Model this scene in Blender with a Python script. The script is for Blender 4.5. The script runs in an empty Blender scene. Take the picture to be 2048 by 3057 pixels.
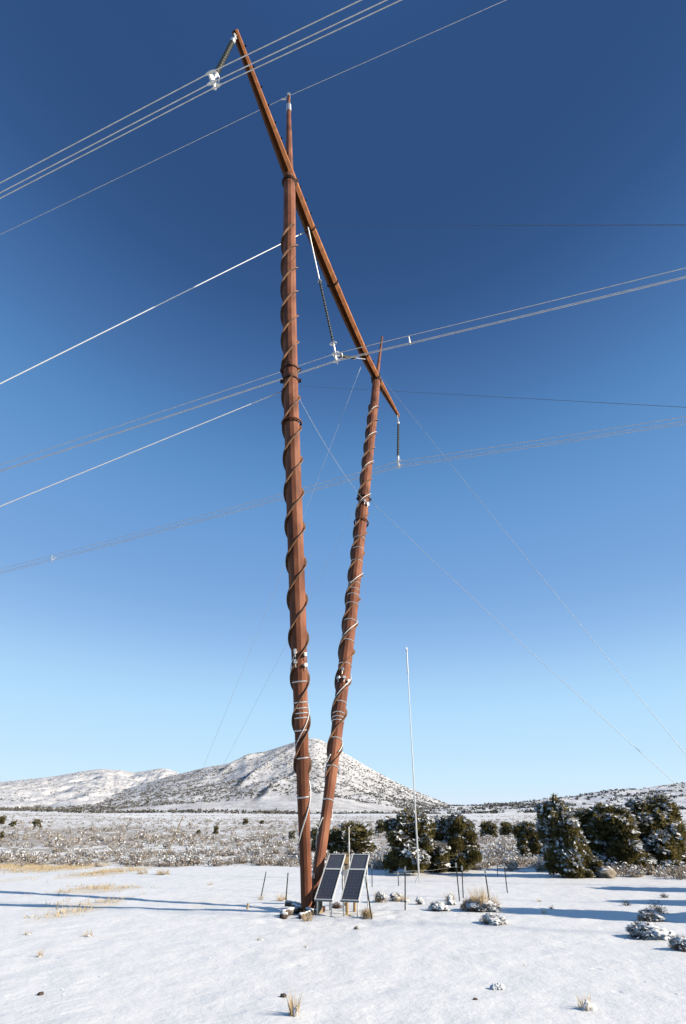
import bpy, math, random
import numpy as np
from mathutils import Vector, Matrix, noise
R = math.radians
S = bpy.context.scene
COL = S.collection
random.seed(7)
rng = np.random.default_rng(7)

# ------------------------------------------------------------------ camera, sky, sun, exposure
CAM_H = 1.65
F = 1408.0                      # focal length in photo pixels (photo 2048 x 3057)
PITCH = R(34.605)
SUN_AZ, SUN_EL = R(106), R(26)  # clockwise from the viewing direction (+Y)
cd = bpy.data.cameras.new('camera')
cam = bpy.data.objects.new('camera', cd)
COL.objects.link(cam)
cam.location = (0, 0, CAM_H)
cam.rotation_euler = (R(90) + PITCH, 0, 0)
cd.sensor_fit = 'VERTICAL'
cd.sensor_height = 36
cd.lens = 36 * F / 3057
cd.clip_start = 0.1
cd.clip_end = 20000
S.camera = cam

W = bpy.data.worlds.new('World')
S.world = W
W.use_nodes = True
wt = W.node_tree
bg = wt.nodes['Background']
sky = wt.nodes.new('ShaderNodeTexSky')
sky.sky_type = 'NISHITA'
sky.sun_disc = False
sky.sun_elevation = SUN_EL
sky.sun_rotation = SUN_AZ
sky.altitude = 1700
sky.air_density = 1.0
sky.dust_density = 0.3
sky.ozone_density = 2.0
# deep, clear high-desert sky: the sky texture's own gradient with more contrast and saturation
SKY_CURVE = (((0, 0.004), (0.060, 0.020), (0.068, 0.032), (0.077, 0.057), (0.11, 0.134), (0.161, 0.205), (0.327, 0.450), (0.475, 0.535), (1, 0.75)),
             ((0, 0.01), (0.105, 0.060), (0.120, 0.086), (0.136, 0.148), (0.192, 0.310), (0.28, 0.402), (0.548, 0.718), (0.74, 0.785), (1, 0.85)),
             ((0, 0.02), (0.205, 0.158), (0.236, 0.226), (0.266, 0.360), (0.367, 0.625), (0.508, 0.738), (0.874, 0.985), (1, 1.0)))
sep = wt.nodes.new('ShaderNodeSeparateColor'); com = wt.nodes.new('ShaderNodeCombineColor')
tcw = wt.nodes.new('ShaderNodeTexCoord'); sx = wt.nodes.new('ShaderNodeSeparateXYZ'); cx = wt.nodes.new('ShaderNodeCombineXYZ')
wt.links.new(tcw.outputs['Generated'], sx.inputs[0])
xx = wt.nodes.new('ShaderNodeMath'); xx.operation = 'MULTIPLY'; wt.links.new(sx.outputs[0], xx.inputs[0]); wt.links.new(sx.outputs[0], xx.inputs[1])
yy = wt.nodes.new('ShaderNodeMath'); yy.operation = 'MULTIPLY_ADD'; wt.links.new(sx.outputs[1], yy.inputs[0]); wt.links.new(sx.outputs[1], yy.inputs[1]); wt.links.new(xx.outputs[0], yy.inputs[2])
rr = wt.nodes.new('ShaderNodeMath'); rr.operation = 'SQRT'; wt.links.new(yy.outputs[0], rr.inputs[0])
SKY_EVEN = 0.95                 # thin dry air: hardly any brightening towards the sun, so sample the sky near one azimuth
for i, a in enumerate((math.sin(R(-30)), math.cos(R(-30)))):
    m = wt.nodes.new('ShaderNodeMath'); m.operation = 'MULTIPLY'; m.inputs[1].default_value = a * SKY_EVEN; wt.links.new(rr.outputs[0], m.inputs[0])
    m2 = wt.nodes.new('ShaderNodeMath'); m2.operation = 'MULTIPLY_ADD'; m2.inputs[1].default_value = 1 - SKY_EVEN; wt.links.new(sx.outputs[i], m2.inputs[0]); wt.links.new(m.outputs[0], m2.inputs[2])
    wt.links.new(m2.outputs[0], cx.inputs[i])
wt.links.new(sx.outputs[2], cx.inputs[2])
nv_ = wt.nodes.new('ShaderNodeVectorMath'); nv_.operation = 'NORMALIZE'; wt.links.new(cx.outputs[0], nv_.inputs[0]); wt.links.new(nv_.outputs[0], sky.inputs['Vector'])
wt.links.new(sky.outputs[0], sep.inputs[0])
for i in range(3):
    m0 = wt.nodes.new('ShaderNodeMath'); m0.operation = 'MULTIPLY'; m0.inputs[1].default_value = 0.153; m0.use_clamp = True
    cu = wt.nodes.new('ShaderNodeFloatCurve')
    m1 = wt.nodes.new('ShaderNodeMath'); m1.operation = 'MULTIPLY'; m1.inputs[1].default_value = 1 / 0.153
    pts = cu.mapping.curves[0].points
    pts[0].location, pts[1].location = SKY_CURVE[i][0], SKY_CURVE[i][-1]
    for q in SKY_CURVE[i][1:-1]: pts.new(*q)
    for q in pts: q.handle_type = 'AUTO_CLAMPED'
    cu.mapping.update()
    wt.links.new(sep.outputs[i], m0.inputs[0]); wt.links.new(m0.outputs[0], cu.inputs['Value']); wt.links.new(cu.outputs[0], m1.inputs[0]); wt.links.new(m1.outputs[0], com.inputs[i])
wt.links.new(com.outputs[0], bg.inputs[0])
bg.inputs[1].default_value = 0.108

sun_dir = Vector((math.sin(SUN_AZ) * math.cos(SUN_EL), math.cos(SUN_AZ) * math.cos(SUN_EL), math.sin(SUN_EL)))
sl = bpy.data.lights.new('sun', 'SUN')
sl.energy = 5.0
sl.angle = R(0.5)
sl.color = (1.0, 0.905, 0.76)
so = bpy.data.objects.new('sun', sl)
COL.objects.link(so)
so.location = sun_dir * 60
so.rotation_euler = sun_dir.to_track_quat('Z', 'Y').to_euler()

S.view_settings.view_transform = 'Standard'
S.view_settings.look = 'None'
S.view_settings.exposure = 0.5
S.view_settings.gamma = 1.0
S.cycles.diffuse_bounces = 0       # contrasty exposure: sun and sky only

# ------------------------------------------------------------------ helpers
def tag(o, label=None, cat=None, group=None, kind=None):
    if label: o['label'] = label
    if cat: o['category'] = cat
    if group: o['group'] = group
    if kind: o['kind'] = kind
    return o

def empty(name, loc, label, cat, group=None):
    o = bpy.data.objects.new(name, None)
    o.empty_display_size = 0.2
    COL.objects.link(o)
    o.location = loc
    return tag(o, label, cat, group)

def frame_of(d):
    d = Vector(d).normalized()
    a = Vector((0, 0, 1)) if abs(d.z) < 0.95 else Vector((1, 0, 0))
    x = d.cross(a).normalized()
    y = x.cross(d).normalized()
    return x, y, d

class MB:
    def __init__(s):
        s.v, s.f, s.mi = [], [], []
    def add(s, vs, fs, mi=0):
        b = len(s.v)
        s.v.extend([tuple(p) for p in vs])
        s.f.extend([tuple(i + b for i in q) for q in fs])
        s.mi.extend([mi] * len(fs))
        return s
    def tube(s, path, r, n=8, cap=True, rot=0.0, mi=0):
        path = [Vector(p) for p in path]
        rs = list(r) if hasattr(r, '__len__') else [r] * len(path)
        vs, fs = [], []
        x0 = None
        for i, p in enumerate(path):
            d = (path[min(i + 1, len(path) - 1)] - path[max(i - 1, 0)]).normalized()
            if x0 is None:
                x, y, _ = frame_of(d)
            else:
                x = (x0 - d * x0.dot(d)).normalized()
                y = x.cross(d)
            x0 = x
            for k in range(n):
                a = rot + 2 * math.pi * k / n
                vs.append(p + (x * math.cos(a) + y * math.sin(a)) * rs[i])
        for i in range(len(path) - 1):
            for k in range(n):
                k2 = (k + 1) % n
                fs.append((i * n + k, i * n + k2, (i + 1) * n + k2, (i + 1) * n + k))
        if cap:
            fs.append(tuple(range(n))[::-1])
            fs.append(tuple(range((len(path) - 1) * n, len(path) * n)))
        return s.add(vs, fs, mi)
    def box(s, c, size, ax=None, mi=0, bevel=0):
        c = Vector(c)
        ax = ax or (Vector((1, 0, 0)), Vector((0, 1, 0)), Vector((0, 0, 1)))
        h = [q / 2 for q in size]
        vs = [c + ax[0] * (sx * h[0]) + ax[1] * (sy * h[1]) + ax[2] * (sz * h[2]) for sx in (-1, 1) for sy in (-1, 1) for sz in (-1, 1)]
        return s.add(vs, [(0, 1, 3, 2), (4, 6, 7, 5), (0, 4, 5, 1), (2, 3, 7, 6), (0, 2, 6, 4), (1, 5, 7, 3)], mi)
    def ring(s, c, axis, R_, r, n=20, m=6, a0=0, a1=2 * math.pi, mi=0, squash=1.0):
        x, y, d = frame_of(axis)
        full = abs(a1 - a0 - 2 * math.pi) < 1e-6
        cnt = n if full else n + 1
        vs, fs = [], []
        for i in range(cnt):
            a = a0 + (a1 - a0) * i / n
            e = x * math.cos(a) + y * math.sin(a)
            for k in range(m):
                b = 2 * math.pi * k / m
                vs.append(Vector(c) + e * (R_ + r * math.cos(b)) + d * (r * squash * math.sin(b)))
        for i in range(n):
            j = (i + 1) % cnt
            for k in range(m):
                k2 = (k + 1) % m
                fs.append((i * m + k, j * m + k, j * m + k2, i * m + k2))
        return s.add(vs, fs, mi)
    def blob(s, c, rad, sub=2, amp=0.3, sc=2.0, seed=0, flat=None, mi=0):
        import bmesh
        bm = bmesh.new()
        bmesh.ops.create_icosphere(bm, subdivisions=sub, radius=1)
        vs = []
        for v in bm.verts:
            q = v.co * sc + Vector((seed * 3.7, seed * 1.3, seed * 7.1))
            k = 1 + amp * noise.fractal(q, 1.0, 2.0, 3)
            p = Vector((v.co.x * rad[0], v.co.y * rad[1], v.co.z * rad[2])) * k
            if flat is not None: p.z = max(p.z, flat)
            vs.append(Vector(c) + p)
        fs = [tuple(v.index for v in f.verts) for f in bm.faces]
        bm.free()
        return s.add(vs, fs, mi)
    def kites(s, V4, mi=0):
        V4 = np.asarray(V4).reshape(-1, 3)
        n = len(V4) // 4
        b = len(s.v)
        s.v.extend(map(tuple, V4.tolist()))
        s.f.extend([(b + 4 * i, b + 4 * i + 1, b + 4 * i + 2, b + 4 * i + 3) for i in range(n)])
        s.mi.extend([mi] * n)
        return s
    def mesh(s, name, mats, off=(0, 0, 0), smooth=False):
        m = bpy.data.meshes.new(name)
        v = np.array(s.v, dtype=np.float64) - np.array(off)
        m.from_pydata(v.tolist(), [], s.f)
        for q in (mats if isinstance(mats, (list, tuple)) else [mats]): m.materials.append(q)
        m.polygons.foreach_set('material_index', s.mi)
        if smooth: m.polygons.foreach_set('use_smooth', [True] * len(s.f))
        m.update()
        return m
    def build(s, name, mats, parent=None, smooth=False, origin=None, local=False):
        """parent: world coordinates are re-based on the parent's location unless local"""
        if parent is not None:
            off = (0, 0, 0)
            if not local:
                q, off = parent, Vector((0, 0, 0))
                while q is not None:
                    off = off + q.location
                    q = q.parent
        else:
            off = origin if origin is not None else s.v[0]
        o = bpy.data.objects.new(name, s.mesh(name, mats, off, smooth))
        COL.objects.link(o)
        if parent is not None: o.parent = parent
        else: o.location = off
        return o

def kite_quads(P, A, Wd, L, w):
    """P base points, A axis, Wd width direction, L length, w half width -> (n,4,3)"""
    L = np.asarray(L).reshape(-1, 1); w = np.asarray(w).reshape(-1, 1)
    return np.stack([P, P + A * L * 0.45 + Wd * w, P + A * L, P + A * L * 0.45 - Wd * w], axis=1)

def unit(a):
    return a / (np.linalg.norm(a, axis=-1, keepdims=True) + 1e-9)

# ------------------------------------------------------------------ materials
def mat(name, col=(0.5, 0.5, 0.5), rough=0.7, metal=0.0, spec=0.4):
    m = bpy.data.materials.new(name)
    m.use_nodes = True
    b = m.node_tree.nodes['Principled BSDF']
    b.inputs['Base Color'].default_value = (*col, 1)
    b.inputs['Roughness'].default_value = rough
    b.inputs['Metallic'].default_value = metal
    b.inputs['Specular IOR Level'].default_value = spec
    return m

def nodes(m):
    nt = m.node_tree
    def N(t, **k):
        n = nt.nodes.new(t)
        for a, b in k.items(): setattr(n, a, b)
        return n
    return nt, N, nt.links.new, nt.nodes['Principled BSDF']

def noise_mat(name, cols, scale=4.0, detail=4, rough=0.8, bump=0.0, bscale=None, stretch=(1, 1, 1), lo=0.35, hi=0.65, coord='Object', spec=0.3, dist=0.02, metal=0.0):
    m = _noise_mat(name, cols, scale, detail, rough, bump, bscale, stretch, lo, hi, coord, spec, dist)
    m.node_tree.nodes['Principled BSDF'].inputs['Metallic'].default_value = metal
    return m

def _noise_mat(name, cols, scale=4.0, detail=4, rough=0.8, bump=0.0, bscale=None, stretch=(1, 1, 1), lo=0.35, hi=0.65, coord='Object', spec=0.3, dist=0.02):
    m = mat(name, cols[0], rough, 0, spec)
    nt, N, link, b = nodes(m)
    tc = N('ShaderNodeTexCoord'); mp = N('ShaderNodeMapping')
    mp.inputs['Scale'].default_value = stretch
    link(tc.outputs[coord], mp.inputs[0])
    n = N('ShaderNodeTexNoise'); n.inputs['Scale'].default_value = scale; n.inputs['Detail'].default_value = detail
    link(mp.outputs[0], n.inputs['Vector'])
    r = N('ShaderNodeValToRGB')
    link(n.outputs['Fac'], r.inputs[0])
    el = r.color_ramp.elements
    el[0].position, el[1].position = lo, hi
    el[0].color = (*cols[0], 1); el[1].color = (*cols[-1], 1)
    for i, c in enumerate(cols[1:-1]):
        e = el.new(lo + (hi - lo) * (i + 1) / (len(cols) - 1)); e.color = (*c, 1)
    link(r.outputs[0], b.inputs['Base Color'])
    if bump:
        n2 = N('ShaderNodeTexNoise'); n2.inputs['Scale'].default_value = bscale or scale * 3; n2.inputs['Detail'].default_value = 4
        link(mp.outputs[0], n2.inputs['Vector'])
        bp = N('ShaderNodeBump'); bp.inputs['Strength'].default_value = bump; bp.inputs['Distance'].default_value = dist
        link(n2.outputs['Fac'], bp.inputs['Height']); link(bp.outputs[0], b.inputs['Normal'])
    return m

M = {}
M['mast'] = noise_mat('weathered_steel_mast', [(0.10, 0.033, 0.017), (0.235, 0.080, 0.038), (0.36, 0.143, 0.075)], 2.0, 9, 0.7, 0.2, 30, (1, 1, 0.4), 0.3, 0.72)
M['arm'] = noise_mat('weathered_steel_arm', [(0.22, 0.072, 0.020), (0.39, 0.132, 0.036), (0.52, 0.21, 0.065)], 2.6, 6, 0.72, 0.2, 30, (1, 1, 1), 0.3, 0.72)
M['rust_dark'] = noise_mat('dark_rust', [(0.03, 0.014, 0.01), (0.09, 0.035, 0.02)], 5, 4, 0.8)
M['strake'] = noise_mat('strake_tan', [(0.17, 0.085, 0.048), (0.30, 0.165, 0.10)], 5, 3, 0.7)
M['galv'] = noise_mat('galvanised_steel', [(0.5, 0.5, 0.49), (0.68, 0.68, 0.66)], 8, 3, 0.5, spec=0.5, metal=0.9)
M['white_metal'] = mat('white_fitting', (0.62, 0.61, 0.59), 0.5, 0.85)
M['alu'] = noise_mat('aluminium_wire', [(0.5, 0.48, 0.45), (0.62, 0.6, 0.56)], 3, 2, 0.5, spec=0.5, metal=0.95)
M['wire_grey'] = mat('grey_guy_wire', (0.60, 0.62, 0.63), 0.6, 0.5)
M['wire_dark'] = mat('dark_guy_wire', (0.16, 0.17, 0.19), 0.5, 0.6)
M['wire_snow'] = mat('frosted_guy_wire', (0.85, 0.84, 0.82), 0.55, 0.7)
M['polymer'] = mat('polymer_shed_grey', (0.10, 0.105, 0.085), 0.5)
M['orange'] = mat('orange_guy_marker', (0.8, 0.52, 0.2), 0.5)
M['cable'] = mat('white_cable', (0.8, 0.78, 0.74), 0.5, 0.3)
M['strap'] = mat('pale_steel_strap', (0.66, 0.62, 0.58), 0.4, 0.7)
M['panel_frame'] = mat('panel_frame_white', (0.62, 0.62, 0.60), 0.4)
M['post'] = noise_mat('fence_post_green_steel', [(0.05, 0.055, 0.045), (0.13, 0.125, 0.10)], 9, 3, 0.7)
M['wood'] = noise_mat('weathered_wood', [(0.22, 0.16, 0.10), (0.42, 0.32, 0.2)], 6, 5, 0.9, 0.3, 20, (1, 1, 0.15))
M['tan_wood'] = noise_mat('tan_wood', [(0.45, 0.28, 0.13), (0.55, 0.38, 0.2)], 6, 5, 0.9, 0.2, 20, (1, 1, 0.15))
M['rock'] = noise_mat('boulder_rock', [(0.2, 0.165, 0.12), (0.36, 0.3, 0.23)], 3, 6, 0.9, 0.5, 6)
M['dark_rock'] = noise_mat('dark_rock', [(0.05, 0.04, 0.035), (0.14, 0.10, 0.08)], 9, 5, 0.9, 0.4, 20)
M['snow'] = noise_mat('clump_snow', [(0.80, 0.795, 0.79), (0.86, 0.855, 0.85)], 6, 4, 0.6, 0.15, 25, spec=0.2, dist=0.006)
M['juniper'] = noise_mat('juniper_foliage', [(0.08, 0.076, 0.030), (0.19, 0.155, 0.052), (0.36, 0.275, 0.105)], 9, 5, 0.75, coord='Object', lo=0.32, hi=0.66)
M['far_scrub'] = noise_mat('far_scrub', [(0.11, 0.105, 0.09), (0.23, 0.205, 0.17)], 0.3, 4, 0.85)  # distant junipers: greying by the air is mixed into the colour
M['bark'] = noise_mat('juniper_bark', [(0.09, 0.07, 0.055), (0.2, 0.155, 0.12)], 6, 5, 0.9, 0.4, 20)
M['sage'] = noise_mat('sagebrush_twigs', [(0.28, 0.22, 0.17), (0.47, 0.385, 0.305), (0.62, 0.53, 0.43)], 2.2, 5, 0.85)
M['twig'] = noise_mat('brown_twigs', [(0.27, 0.175, 0.12), (0.55, 0.39, 0.28)], 9, 5, 0.85)
M['twig_dark'] = noise_mat('bare_twigs', [(0.10, 0.085, 0.08), (0.22, 0.18, 0.15)], 9, 5, 0.85)
M['straw'] = noise_mat('dry_grass_straw', [(0.80, 0.56, 0.29), (0.93, 0.74, 0.46)], 6, 4, 0.8)
M['red_brush'] = noise_mat('red_brown_brush', [(0.10, 0.04, 0.03), (0.24, 0.11, 0.07)], 9, 5, 0.85)

def leafy(m, k=0.35):
    """thin leaves and straws let some light through"""
    nt, N, link, b = nodes(m)
    src = b.inputs['Base Color'].links[0].from_socket
    tr = N('ShaderNodeBsdfTranslucent'); link(src, tr.inputs['Color'])
    mx = N('ShaderNodeMixShader'); mx.inputs[0].default_value = k
    link(b.outputs[0], mx.inputs[1]); link(tr.outputs[0], mx.inputs[2])
    link(mx.outputs[0], nt.nodes['Material Output'].inputs[0])
for q in ('juniper', 'sage', 'twig'): leafy(M[q])
leafy(M['straw'], 0.5)
leafy(M['snow'], 0.12)

def panel_mat(name, col, nx, ny, wx, wy, line, lw):
    m = mat(name, col, 0.3, 0, 0.6)
    nt, N, link, b = nodes(m)
    tc = N('ShaderNodeTexCoord'); sp = N('ShaderNodeSeparateXYZ'); link(tc.outputs['Object'], sp.inputs[0])
    outs = []
    for ch, n, w in (('X', nx, wx), ('Y', ny, wy)):
        d = N('ShaderNodeMath', operation='MULTIPLY'); d.inputs[1].default_value = n / w; link(sp.outputs[ch], d.inputs[0])
        fr = N('ShaderNodeMath', operation='FRACT'); link(d.outputs[0], fr.inputs[0])
        s1 = N('ShaderNodeMath', operation='SUBTRACT'); s1.inputs[1].default_value = 0.5; link(fr.outputs[0], s1.inputs[0])
        ab = N('ShaderNodeMath', operation='ABSOLUTE'); link(s1.outputs[0], ab.inputs[0])
        g = N('ShaderNodeMath', operation='GREATER_THAN'); g.inputs[1].default_value = 0.5 - lw * n / w / 2; link(ab.outputs[0], g.inputs[0])
        outs.append(g)
    mx = N('ShaderNodeMath', operation='MAXIMUM'); link(outs[0].outputs[0], mx.inputs[0]); link(outs[1].outputs[0], mx.inputs[1])
    nz = N('ShaderNodeTexNoise'); nz.inputs['Scale'].default_value = 14; link(tc.outputs['Object'], nz.inputs['Vector'])
    va = N('ShaderNodeMix', data_type='RGBA'); va.inputs['A'].default_value = (*[c * 0.7 for c in col], 1); va.inputs['B'].default_value = (*[c * 1.5 for c in col], 1)
    link(nz.outputs['Fac'], va.inputs['Factor'])
    mc = N('ShaderNodeMix', data_type='RGBA'); mc.inputs['B'].default_value = (*line, 1)
    link(va.outputs['Result'], mc.inputs['A']); link(mx.outputs[0], mc.inputs['Factor'])
    link(mc.outputs['Result'], b.inputs['Base Color'])
    return m

def ground_mat(name):
    """snow sheet: bare snow in the clearing, brush and stubble showing through where the 'brush' attribute is high"""
    m = mat(name, (0.785, 0.77, 0.75), 0.6, 0, 0.15)
    nt, N, link, b = nodes(m)
    tc = N('ShaderNodeTexCoord')
    at = N('ShaderNodeAttribute'); at.attribute_name = 'brush'
    n1 = N('ShaderNodeTexNoise'); n1.inputs['Scale'].default_value = 0.55; n1.inputs['Detail'].default_value = 6; n1.inputs['Roughness'].default_value = 0.72
    n2 = N('ShaderNodeTexNoise'); n2.inputs['Scale'].default_value = 0.03; n2.inputs['Detail'].default_value = 4
    link(tc.outputs['Object'], n1.inputs['Vector']); link(tc.outputs['Object'], n2.inputs['Vector'])
    a = N('ShaderNodeMath', operation='MULTIPLY_ADD'); a.inputs[1].default_value = 0.45; link(n2.outputs['Fac'], a.inputs[0]); link(n1.outputs['Fac'], a.inputs[2])
    t = N('ShaderNodeMath', operation='MULTIPLY_ADD'); t.inputs[1].default_value = 0.30; link(at.outputs['Fac'], t.inputs[0]); link(a.outputs[0], t.inputs[2])
    rp = N('ShaderNodeValToRGB'); link(t.outputs[0], rp.inputs[0])
    rp.color_ramp.elements[0].position = 0.97; rp.color_ramp.elements[0].color = (0.785, 0.77, 0.75, 1)
    rp.color_ramp.elements[1].position = 1.10; rp.color_ramp.elements[1].color = (0.40, 0.345, 0.285, 1)
    # straw tint in the snow
    gr = N('ShaderNodeAttribute'); gr.attribute_name = 'straw'
    n3 = N('ShaderNodeTexNoise'); n3.inputs['Scale'].default_value = 2.2; n3.inputs['Detail'].default_value = 6; n3.inputs['Roughness'].default_value = 0.7; link(tc.outputs['Object'], n3.inputs['Vector'])
    g2 = N('ShaderNodeMath', operation='MULTIPLY'); gx = N('ShaderNodeMath', operation='MULTIPLY'); gx.inputs[1].default_value = 1.35; link(gr.outputs['Fac'], gx.inputs[0]); link(gx.outputs[0], g2.inputs[0]); link(n3.outputs['Fac'], g2.inputs[1])
    mc = N('ShaderNodeMix', data_type='RGBA'); mc.inputs['B'].default_value = (0.66, 0.5, 0.27, 1); link(rp.outputs[0], mc.inputs['A']); link(g2.outputs[0], mc.inputs['Factor'])
    link(mc.outputs['Result'], b.inputs['Base Color'])
    # fine relief: crust, grains, half-filled prints
    nb = N('ShaderNodeTexNoise'); nb.inputs['Scale'].default_value = 2.4; nb.inputs['Detail'].default_value = 9; nb.inputs['Roughness'].default_value = 0.62; link(tc.outputs['Object'], nb.inputs['Vector'])
    vo = N('ShaderNodeTexVoronoi'); vo.inputs['Scale'].default_value = 1.7; vo.inputs['Randomness'].default_value = 1.0; link(tc.outputs['Object'], vo.inputs['Vector'])
    mr = N('ShaderNodeMapRange', interpolation_type='SMOOTHSTEP'); mr.inputs['From Min'].default_value = 0.03; mr.inputs['From Max'].default_value = 0.17; mr.inputs['To Min'].default_value = -0.35; mr.inputs['To Max'].default_value = 0.0; link(vo.outputs['Distance'], mr.inputs['Value'])
    nm_ = N('ShaderNodeTexNoise'); nm_.inputs['Scale'].default_value = 0.35; link(tc.outputs['Object'], nm_.inputs['Vector'])
    gt = N('ShaderNodeMapRange', interpolation_type='SMOOTHSTEP'); gt.inputs['From Min'].default_value = 0.5; gt.inputs['From Max'].default_value = 0.62; link(nm_.outputs['Fac'], gt.inputs['Value'])
    hh = N('ShaderNodeMath', operation='MULTIPLY_ADD'); link(mr.outputs[0], hh.inputs[0]); link(gt.outputs[0], hh.inputs[1]); link(nb.outputs['Fac'], hh.inputs[2])
    bp = N('ShaderNodeBump'); bp.inputs['Strength'].default_value = 0.55; bp.inputs['Distance'].default_value = 0.07
    link(hh.outputs[0], bp.inputs['Height']); link(bp.outputs[0], b.inputs['Normal'])
    return m
M['ground'] = ground_mat('snow_ground')

def hill_mat(name, dens, sc, col=(0.12, 0.105, 0.09)):
    m = mat(name, (0.8, 0.8, 0.82), 0.8, 0, 0.1)
    nt, N, link, b = nodes(m)
    tc = N('ShaderNodeTexCoord')
    n1 = N('ShaderNodeTexNoise'); n1.inputs['Scale'].default_value = sc; n1.inputs['Detail'].default_value = 5; n1.inputs['Roughness'].default_value = 0.75
    n2 = N('ShaderNodeTexNoise'); n2.inputs['Scale'].default_value = sc * 0.06; n2.inputs['Detail'].default_value = 5; n2.inputs['Roughness'].default_value = 0.6
    link(tc.outputs['Object'], n1.inputs['Vector']); link(tc.outputs['Object'], n2.inputs['Vector'])
    at = N('ShaderNodeAttribute'); at.attribute_name = 'brush'  # hills: painted shade on the spur flanks
    a = N('ShaderNodeMath', operation='MULTIPLY_ADD'); a.inputs[1].default_value = 0.45; link(n2.outputs['Fac'], a.inputs[0]); link(n1.outputs['Fac'], a.inputs[2])
    t = N('ShaderNodeMath', operation='MULTIPLY_ADD'); t.inputs[1].default_value = 0.3; link(at.outputs['Fac'], t.inputs[0]); link(a.outputs[0], t.inputs[2])
    rp = N('ShaderNodeValToRGB'); link(t.outputs[0], rp.inputs[0])
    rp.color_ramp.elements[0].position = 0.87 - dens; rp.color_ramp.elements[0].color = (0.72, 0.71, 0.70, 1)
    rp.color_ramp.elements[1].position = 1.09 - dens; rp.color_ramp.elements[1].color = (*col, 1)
    link(rp.outputs[0], b.inputs['Base Color'])
    return m

# ------------------------------------------------------------------ terrain
def edge(az):                    # distance at which the snowy clearing ends and the sagebrush begins
    return 37.5 - 10.0 * min(0.5, az) if az > 0 else 37.5 + 14.0 * min(0.9, -az)

def smooth(a, b, x):
    t = min(1, max(0, (x - a) / (b - a)))
    return t * t * (3 - 2 * t)

def terrain(x, y):
    d = math.hypot(x, y)
    az = math.atan2(x, y)
    w = smooth(-0.2, 0.45, y / d if d > 1e-6 else 1)
    e = edge(az)
    t = max(0.0, d - e)
    h = 0.0396 * (t - 10 * (1 - math.exp(-t / 10)))
    if t > 500: h = 0.0396 * (490 + 330 * (1 - math.exp(-(t - 500) / 330)))
    h *= w
    q = Vector((x, y, 0))
    z = 0.035 * noise.noise(q * 0.22) + 0.022 * noise.noise(Vector((x * 0.8 + 9, y * 0.9, 3))) + 0.014 * noise.noise(q * 2.0)
    tr = max(0.0, 1 - math.hypot(x + 0.3, (y - 15.9) * 0.9) / 3.0)
    if tr > 0: z -= 0.07 * min(1, tr * 2) * max(0.0, noise.noise(Vector((x * 2.6, y * 2.6, 11))))
    if t > 0: z += min(1, t / 20) * 0.35 * noise.noise(q * 0.045) + min(1, t / 200) * 1.5 * noise.noise(q * 0.01)
    return h + z

def ray(px, py):
    x = (px - 1024) / F; y = -(py - 1528.5) / F
    c, s = math.cos(PITCH), math.sin(PITCH)
    return Vector((x, c - y * s, s + y * c))

def at(px, py):
    """point of the ground seen at a photo pixel"""
    r = ray(px, py); n = math.hypot(r.x, r.y)
    d = 3.0
    while d < 3000:
        k = d / n
        z = CAM_H + r.z * k
        if z <= terrain(r.x * k, r.y * k): break
        d *= 1.004
    return Vector((r.x * k, r.y * k, terrain(r.x * k, r.y * k)))

def height_at(p, px, py):
    """height above p of the thing seen at a pixel, at p's distance"""
    r = ray(px, py); k = math.hypot(p.x, p.y) / math.hypot(r.x, r.y)
    return CAM_H + r.z * k - p.z

def px_size(p):                  # metres per photo pixel, sideways, at p
    return (p.y * math.cos(PITCH) + (p.z - CAM_H) * math.sin(PITCH)) / F

def polar_sheet(radii, azs, zf):
    vs = [(r * math.sin(a), r * math.cos(a), zf(r * math.sin(a), r * math.cos(a), r, a)) for r in radii for a in azs]
    n = len(azs)
    fs = [(i * n + j, i * n + j + 1, (i + 1) * n + j + 1, (i + 1) * n + j) for i in range(len(radii) - 1) for j in range(n - 1)]
    return vs, fs

radii = [0.02, 1.0, 2.0] + list(np.geomspace(3, 60, 230)) + list(np.geomspace(62, 1200, 90)) + list(np.geomspace(1300, 9000, 12))
azs = np.concatenate([np.linspace(-math.pi, -R(62), 30, endpoint=False), np.linspace(-R(62), R(62), 420), np.linspace(R(62), math.pi, 31)[1:]])
vs, fs = polar_sheet(radii, azs, lambda x, y, r, a: terrain(x, y))
g = MB(); g.add(vs, fs)
ground = g.build('ground', M['ground'], smooth=True, origin=(0, 0, 0))
tag(ground, kind='structure')
va = np.array(vs)
dd = np.hypot(va[:, 0], va[:, 1]); aa = np.arctan2(va[:, 0], va[:, 1])
ee = np.array([edge(a) for a in aa])
t = dd - ee
brush = np.clip((t + 1.5) / 6, 0, 1) * (0.72 + 0.28 * np.clip((150 - t) / 100, 0, 1)) * np.clip((700 - t) / 300, 0.6, 1)
ab = ground.data.attributes.new('brush', 'FLOAT', 'POINT'); ab.data.foreach_set('value', brush.astype(np.float32))
sw = np.zeros(len(va))
STRAW = []                       # strips and patches of yellow grass: centre, half sizes, strength
for (x0, y0, x1, y1, k) in [(-150, 2578, 120, 2597, 1.0), (60, 2580, 300, 2604, 1.0), (260, 2590, 400, 2622, 0.8), (190, 2645, 400, 2668, 0.7), (200, 2680, 330, 2745, 0.6), (120, 2690, 240, 2720, 0.35), (0, 2615, 90, 2640, 0.35), (560, 2680, 660, 2725, 0.15)]:
    a_, b_ = at((x0 + x1) / 2, y0), at((x0 + x1) / 2, y1)
    l_, r_ = at(x0, (y0 + y1) / 2), at(x1, (y0 + y1) / 2)
    c_ = (a_ + b_) / 2
    STRAW.append((c_.x, c_.y, (r_ - l_).length / 2, (a_ - b_).length / 2, k))
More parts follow.
